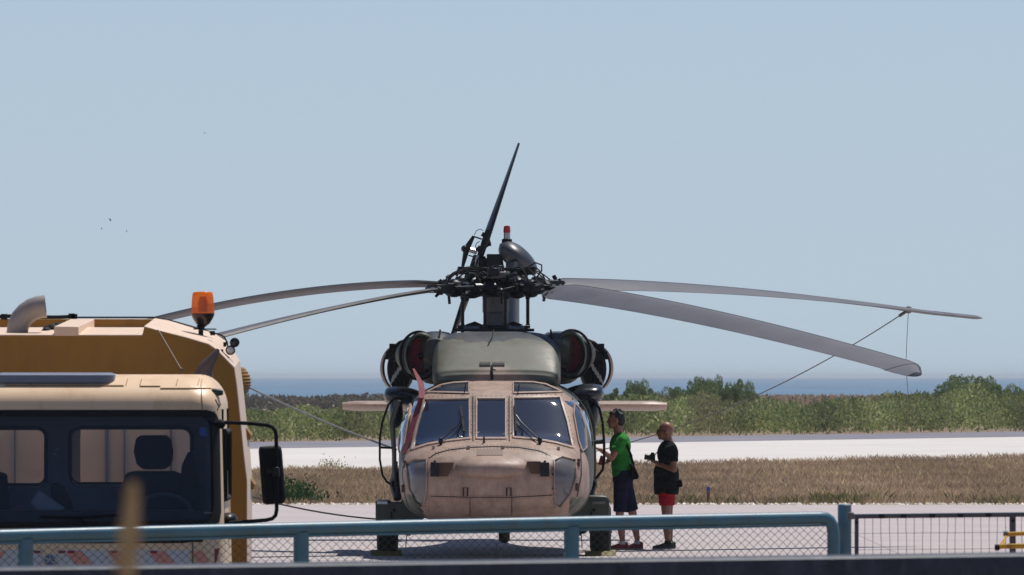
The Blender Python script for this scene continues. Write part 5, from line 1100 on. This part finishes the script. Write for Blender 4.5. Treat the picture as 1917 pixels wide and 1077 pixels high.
# ---- near guard beam
bY = lambda px: 26.0+px/1917*.9
bm = thing('guard_beam', 'dark steel guard beam across the very bottom of the photo, nearest of the barriers', 'barrier', (P(958, 1100, 26.4).x, 26.4, GZ))
m_beam = mat('beam_navy', (46, 53, 66), .5, .2, var=.45, scale=9, dirt=(78, 84, 96)); b = M(); rg = []
for px in range(-500, 2500, 100):
    Y = bY(px); c = P(px, 1061.5-px*.0139, Y); pr = [(.02, 0), (-.004, -.0025), (-.016, -.0095), (-.018, -.02), (-.018, -.22), (-.01, -.24), (.1, -.24), (.12, -.2), (.12, -.02), (.10, 0)]
    rg.append([c+Vector((0, y, z)) for y, z in pr])
b.loft(rg); b.build('beam', m_beam, bm, Vector(bm.location), smooth=40)
for px in (-380, 560, 1500, 2400):
    t_ = P(px, 1100, bY(px)+.2); b = M(); b.bar((t_.x, t_.y, GZ), (t_.x, t_.y, t_.z+.0), .1, .06, (0, 1, 0)); b.build('beam_post', m_beam, bm, Vector(bm.location), bev=.005)
# ---- dry reed close to the lens
rY = 6.2; base = P(240, 1400, rY); base.z = GZ; rd = thing('dry_reed', 'out of focus dry golden reed standing very close at the lower left', 'reed', tuple(base)); m_reed = mat('reed_straw', (190, 166, 122), .8, var=.2, scale=60)
tip = P(246, 930, rY); b = M(); b.tube([base, base.lerp(tip, .5)+Vector((.004, 0, 0)), P(243, 1040, rY), P(246, 1000, rY)], [.004, .003, .0026, .002], 7); b.build('stem', m_reed, rd, base)
b = M(); rg = []; rr_ = random.Random(2)
for k in range(150):
    t = rr_.random(); c = P(238+10*t, 1075-140*t, rY); a = rr_.uniform(0, 6.28); w_ = .0055*(1-t)**.5+.0015; q0 = c+Vector((math.cos(a)*w_*rr_.random(), math.sin(a)*w_, 0)); b.tube([c, q0, q0+Vector((math.cos(a)*.002, 0, .012))], [.0009, .0014, .0004], 4)
b.build('seed_head', mat('seed_straw', (200, 172, 126), .8, var=.25, scale=90), rd, base)
# ---- blue taxiway edge light
el = thing('taxiway_light', 'small blue edge light on a brown stake among the weeds right of the bald man', 'light', (P(1326, 945, 161).x, 161, 0)); EB = Vector(el.location)
b = M(); b.tube([EB, EB+Vector((0, 0, .2))], .028, 8); b.build('stake', mat('rusty_stake', (130, 92, 60), .8), el, EB); b = M(); b.lathe([(.025, .2), (.032, .22), (.03, .24)], EB, n=12); b.build('lamp_collar', m_greym, el, EB); b = M(); b.lathe([(.028, .24), (.03, .27), (.015, .30)], EB, n=12); b.build('lamp_globe', mat('cobalt_lens', (40, 60, 170), .15), el, EB)
# ---- distant birds
m_bird = mat('bird_grey', (120, 128, 136), .9)
for (px, py, s_, ang, lab) in ((206, 412, 1.0, 60, 'largest of the tiny birds high above the truck'), (190, 428, .6, 85, 'tiny bird just below and left of the largest bird'), (237, 433, .6, 75, 'faint tiny bird just right of and below the largest bird'), (383, 249, .5, 80, 'tiny bird high in the sky above the beacon')):
    c = P(px, py, 150); b = M(); k = .037*s_; b.ell((0, 0, 0), (k*.9, k*.25, k*.22), n=8, m=6)
    b.add([(k*.3, 0, k*.1), (-k*.3, 0, k*.1), (-k*.25, k*1.1, k*.5), (k*.1, k*1.2, k*.5)], [(0, 1, 2, 3)]); b.add([(k*.3, 0, k*.1), (-k*.3, 0, k*.1), (-k*.25, -k*1.1, k*.5), (k*.1, -k*1.2, k*.5)], [(3, 2, 1, 0)])
    o = b.build('bird', m_bird, None, (0, 0, 0)); o.location = c; o.rotation_euler = (0, R(ang), 0); tag(o, lab, 'bird', 'tiny distant birds')
# ================================================================ PEOPLE
def cap(b, p, q, r0, r1, n=12, flat=False):           # tapered limb piece with rounded ends
    p, q = Vector(p), Vector(q); b.tube([p, q], [r0, r1], n)
    if not flat: b.ell(p, r0*.995, n=n, m=8); b.ell(q, r1*.995, n=n, m=8)
m_skin = mat('skin', (156, 106, 86), .5, var=.06, scale=9, bump=.05); m_skin2 = mat('tanned_skin', (142, 94, 74), .45, var=.06, scale=9, bump=.05)
m_gs = cloth('green_cotton', (48, 134, 48)); m_nv = cloth('navy_cotton', (26, 27, 52)); m_bt = cloth('black_cotton', (13, 14, 17)); m_rs = cloth('red_cotton', (168, 22, 34))
m_hair = mat('dark_hair', (24, 19, 18), .6, var=.3, scale=60, bump=.5); m_rsh = mat('crimson_shoe', (128, 22, 40), .6, var=.3, scale=20); m_bsh = mat('black_shoe', (24, 24, 26), .5); m_sole = mat('pale_sole', (190, 180, 176), .7)
def head(b, c, yaw=0, r=.1, tilt=0):                  # facing -x: skull, jaw, nose, brow, lips, ears, neck root
    rot = Euler((0, tilt, yaw)); mt = rot.to_matrix(); f = lambda x, y, z: Vector(c)+mt @ Vector((x, y, z))
    b.ell(f(.012, 0, .02), (.098, .076, .102), rot, 18, 12); b.ell(f(-.035, 0, -.045), (.058, .054, .062), rot, 14, 10); b.ell(f(-.068, 0, -.088), (.022, .026, .018), rot, 10, 8)
    b.ell(f(-.098, 0, -.018), (.020, .013, .024), rot, 10, 8); b.ell(f(-.092, 0, .003), (.012, .010, .024), rot, 10, 8); b.ell(f(-.078, 0, .022), (.02, .052, .014), rot, 12, 8)
    b.ell(f(-.086, 0, -.052), (.013, .022, .008), rot, 10, 6); b.ell(f(-.084, 0, -.064), (.012, .019, .008), rot, 10, 6)
    for s_ in (-1, 1): b.ell(f(.012, s_*.078, -.005), (.02, .012, .032), rot, 10, 8); b.ell(f(-.05, s_*.035, -.012), (.025, .022, .02), rot, 10, 7)
    return f
def hand(b, w_, dr, side, curl=.6, s_=1.0):           # palm, four curved fingers, thumb; dr = direction of the hand
    w_ = Vector(w_); dr = Vector(dr).normalized(); up = Vector((0, 0, 1)); sdv = dr.cross(up).normalized()*side; nrm = dr.cross(sdv).normalized()
    if nrm.z > 0: nrm = -nrm
    pc = w_+dr*.045*s_; b.box(w_+dr*.05*s_, (.085*s_, .026*s_, .076*s_), Matrix((dr, sdv, nrm)).transposed() if False else Matrix((dr, nrm, sdv)).transposed()); b.ell(w_+dr*.01, .026*s_, n=10, m=8)
    for i, ln in enumerate((.068, .078, .072, .056)):
        o = w_+dr*.088*s_+sdv*(.029-.0195*i)*s_; p1 = o+dr*ln*.5*s_; p2 = p1+(dr*math.cos(curl)+nrm*math.sin(curl))*ln*.34*s_; p3 = p2+(dr*math.cos(curl*2)+nrm*math.sin(curl*2))*ln*.28*s_
        b.tube([o-dr*.01, p1, p2, p3], [.0098*s_, .009*s_, .0085*s_, .007*s_], 8)
    o = w_+dr*.03*s_+sdv*.036*s_; b.tube([o, o+(dr*.6+sdv*.6+nrm*.3).normalized()*.034*s_, o+(dr*.9+sdv*.25+nrm*.5).normalized()*.064*s_], [.013*s_, .0115*s_, .009*s_], 8)
def shoe(b, so_, a, tip_, m=1):
    a = Vector(a); d = Vector((-1, tip_, 0)).normalized(); s2 = Vector((-d.y, d.x, 0)); rg = []; rs = []
    for t, w_, h_ in ((-.075, .024, .065), (-.06, .034, .085), (-.02, .038, .09), (.03, .04, .075), (.08, .044, .055), (.13, .046, .042), (.17, .040, .034), (.195, .02, .024)):
        c = a+d*t; rg.append([c+s2*(w_*math.cos(u))+Vector((0, 0, .018+max(h_*math.sin(u), 0) if math.sin(u) > 0 else .018)) for u in (2*math.pi*j/14 for j in range(14))]); rs.append([c+s2*(w_*1.06*math.cos(u))+Vector((0, 0, .011+.011*math.sin(u))) for u in (2*math.pi*j/14 for j in range(14))])
    b.loft(rg); so_.loft(rs)
def person(Y0, pts, lab, sk, shirt, shorts, shoe_m, hair, arms, belly=0):
    J = {k: P(x, y, Y0+dy) for k, (x, y, dy) in ((k, v) for k, v in pts.items() if len(v) == 3)}
    gx = J['anl'].x; root = thing('person', lab, 'person', ((J['anl'].x+J['anr'].x)/2, Y0, 0)); B_ = Vector(root.location)
    b = M(); f = head(b, J['head'], 0, tilt=pts.get('tilt', (0,))[0] if False else 0); hf = f
    cap(b, J['head']+Vector((.025, 0, -.06)), J['neck'], .056, .062)
    b.ell(J['chest'], (.12, .18, .17), n=18, m=12); b.ell(J['belly'], (.115+belly, .155+belly, .15), n=18, m=12); b.ell(J['hip'], (.105, .15, .11), n=18, m=12)
    for s_, k in ((-1, 'l'), (1, 'r')):
        cap(b, J['neck']+Vector((.01, 0, -.03)), J['sh'+k], .06, .058); cap(b, J['sh'+k], J['el'+k], .050, .040); cap(b, J['el'+k], J['wr'+k], .040, .027)
        cap(b, J['hp'+k], J['kn'+k], .078, .056); cap(b, J['kn'+k], J['kn'+k].lerp(J['an'+k], .35), .052, .058); cap(b, J['kn'+k].lerp(J['an'+k], .35), J['an'+k], .058, .036)
        hand(b, J['wr'+k], arms[k][0], arms[k][1], arms[k][2]); a = J['an'+k]; b.ell((a.x-.03, a.y, .05), (.08, .032, .035), n=12, m=8)
    b.build('body', sk, root, B_, remesh=.011)
    b = M(); cap(b, J['neck']+Vector((.005, 0, -.055)), J['chest'], .085, .1); b.ell(J['chest']+Vector((0, 0, .02)), (.138, .2, .18), n=20, m=12); b.ell(J['belly'], (.135+belly, .175+belly, .18), n=20, m=12)
    hz_ = J['hem']; b.lathe([(.128+belly*.9, 0), (.132+belly, .06), (.134+belly, .16), (.13+belly, .3)], (J['hip'].x*.5+J['belly'].x*.5+pts['hem'][2]*0, Y0, hz_.z), (0, 0, 1), 24, True, (1.0, 1.25))
    for k in 'lr':
        m_ = J['sh'+k].lerp(J['el'+k], .62); cap(b, J['neck']+Vector((.012, 0, -.06)), J['sh'+k], .07, .072); b.ell(J['sh'+k], .074, n=14, m=10); b.tube([J['sh'+k], m_], [.072, .071], 16)
    b.build('shirt', shirt, root, B_, remesh=.012)
    b = M(); b.ell(J['hip']+Vector((0, 0, .02)), (.135, .178, .12), n=20, m=12); b.lathe([(.128, 0), (.13, .14)], (J['hip'].x, Y0, J['hip'].z), (0, 0, 1), 24, True, (1.0, 1.3))
    for k in 'lr': m_ = J['kn'+k].lerp(J['hp'+k], pts['short'][0]); b.tube([J['hp'+k]+Vector((0, 0, .03)), J['hp'+k].lerp(m_, .6), m_], [.1, .09, .085], 18); b.ell(J['hp'+k], .103, n=14, m=10)
    b.build('shorts', shorts, root, B_, remesh=.012)
    for k, tip_ in (('l', -.15), ('r', .1)):
        b = M(); s2 = M(); a = J['an'+k]; shoe(b, s2, (a.x, a.y, 0), tip_); so_ = b.build('shoe', shoe_m, root, B_, smooth=60); s2.build('sole', m_sole, so_, B_)
        b = M(); b.tube([(a.x, a.y, .07), (a.x, a.y, .11)], .043, 14); b.build('sock', m_bt if shoe_m is m_bsh else m_sole, so_, B_)
    if hair:
        b = M(); hd = J['head']; b.ell(hd+Vector((.03, 0, .032)), (.092, .080, .090), n=18, m=12); b.ell(hd+Vector((.055, 0, -.0)), (.07, .082, .085), n=16, m=10); b.ell(hd+Vector((.004, 0, .102)), (.062, .06, .028), n=16, m=8)
        rr_ = random.Random(4)
        for _ in range(60): a = rr_.uniform(0, 6.28); e = rr_.uniform(.3, 1.4); v = Vector((math.cos(a)*math.cos(e)*.1, math.sin(a)*math.cos(e)*.08, math.sin(e)*.1)); p = hd+Vector((.02, 0, .04))+v*.95; b.tube([p, p+v*.22+Vector((-.006, 0, .004))], [.011, .004], 5)
        b.build('hair', m_hair, root, B_, remesh=.008)
    b = M()
    for s_ in (-1, 1): b.ell(hf(-.078, s_*.03, .0), (.009, .013, .008), n=10, m=6)
    if hair: b.build('eyes', m_black, root, B_)
    else:
        b = M()
        for s_ in (-1, 1): b.ell(hf(-.092, s_*.034, .002), (.008, .030, .020), n=12, m=8); b.tube([hf(-.088, s_*.06, .008), hf(-.03, s_*.082, .008), hf(.02, s_*.086, .0)], .0045, 6)
        b.tube([hf(-.1, -.01, .008), hf(-.1, .01, .008)], .004, 6); b.build('sunglasses', m_black, root, B_)
    return root, J
Yg = 118.6
g_, Jg = person(Yg, dict(head=(1152.5, 787, 0), neck=(1158, 815, 0), chest=(1161, 838, 0), belly=(1164, 870, 0), hip=(1166, 900, 0), hem=(1164, 894, 0), shl=(1164, 826, -.19), shr=(1156, 826, .19), ell=(1145, 858, -.26), elr=(1146, 858, .24), wrl=(1124, 842, -.30), wrr=(1133, 866, .14),
    hpl=(1163, 908, -.095), hpr=(1170, 908, .095), knl=(1160, 962, -.10), knr=(1184, 960, .11), anl=(1165, 1012, -.10), anr=(1193, 1010, .12), short=(.06,)),
    'dark haired person in a green t-shirt and navy shorts reaching to the helicopter side', m_skin, m_gs, m_nv, m_rsh, True, dict(l=((-1, -.1, .35), 1, .5), r=((-1, -.3, -.1), -1, 1.0)))
Yb = 119.0
b_, Jb = person(Yb, dict(head=(1245, 808, 0), neck=(1253, 832, 0), chest=(1250, 853, 0), belly=(1247, 886, 0), hip=(1248, 918, 0), hem=(1247, 926, 0), shl=(1257, 843, -.19), shr=(1247, 843, .19), ell=(1262, 879, -.25), elr=(1238, 878, .25), wrl=(1231, 869, -.12), wrr=(1229, 866, .08),
    hpl=(1246, 922, -.095), hpr=(1250, 922, .095), knl=(1247, 965, -.10), knr=(1251, 965, .10), anl=(1250, 1014, -.10), anr=(1254, 1013, .12), short=(.42,)),
    'bald person in a black t-shirt and red shorts holding a camera at chest height', m_skin2, m_bt, m_rs, m_bsh, False, dict(l=((-.8, .25, .5), 1, 1.0), r=((-.8, -.15, .5), -1, 1.0)), .03)
c = P(1221, 857, Yb-.02); cm = thing('camera', 'black camera with a short lens held by the bald person', 'camera', tuple(c)); CB = Vector(c)
b = M(); b.box(c, (.075, .13, .085)); b.box(c+Vector((.005, 0, .052)), (.05, .05, .03)); b.build('camera_body', m_black, cm, CB, bev=.01); b = M(); b.lathe([(.034, .02), (.036, .07), (.039, .1), (.03, .1)], c, (-1, 0, .15), 18); b.build('lens', m_dark, cm, CB)
b = M(); b.tube([c+Vector((.02, -.06, .02)), P(1238, 838, Yb-.13), P(1252, 828, Yb-.08), P(1259, 833, Yb)], .007, 5); b.build('camera_strap', m_black, cm, CB)
c = P(1125.5, 862, Yg+.05); ph = M(); ph.box(c, (.05, .03, .12), Euler((0, R(15), 0))); o = ph.build('red_pouch', mat('dark_red_cloth', (104, 20, 28), .6), None, c, bev=.01); o.location = c; tag(o, 'small dark red pouch held by the green shirted person', 'pouch')
c = P(1187, 885, Yg-.1); bg = thing('shoulder_bag', 'black shoulder bag behind the hip of the green shirted person', 'bag', tuple(c)); GBb = Vector(c)
b = M(); b.loft([[c+Vector((x*k, y, z*k)) for x, z in ((-.05, .11), (0, .1), (.035, .02), (.06, -.04), (.05, -.08), (-.02, -.09), (-.045, -.02))] for y, k in ((-.13, .8), (-.1, 1), (.1, 1), (.13, .8))]); b.build('bag', m_bt, bg, GBb, smooth=40, bev=.01)
b = M(); pts_ = [P(1186, 872, Yg-.15), P(1180, 850, Yg-.2), P(1173, 832, Yg-.2), P(1167, 818, Yg-.13), P(1160, 812, Yg-.02)]; b.loft([[p+Vector((-.018, 0, 0)), p+Vector((.018, 0, 0)), p+Vector((.018, .01, 0)), p+Vector((-.018, .01, 0))] for p in pts_]); b.build('bag_strap', m_bt, bg, GBb)
c = P(1272, 905, Yb-.05); o = M(); o.box(c, (.07, .16, .1), Euler((0, R(-12), 0))); o = o.build('belt_pouch', m_bt, None, c, bev=.02); o.location = c; tag(o, 'small black pouch at the back of the bald person', 'pouch')
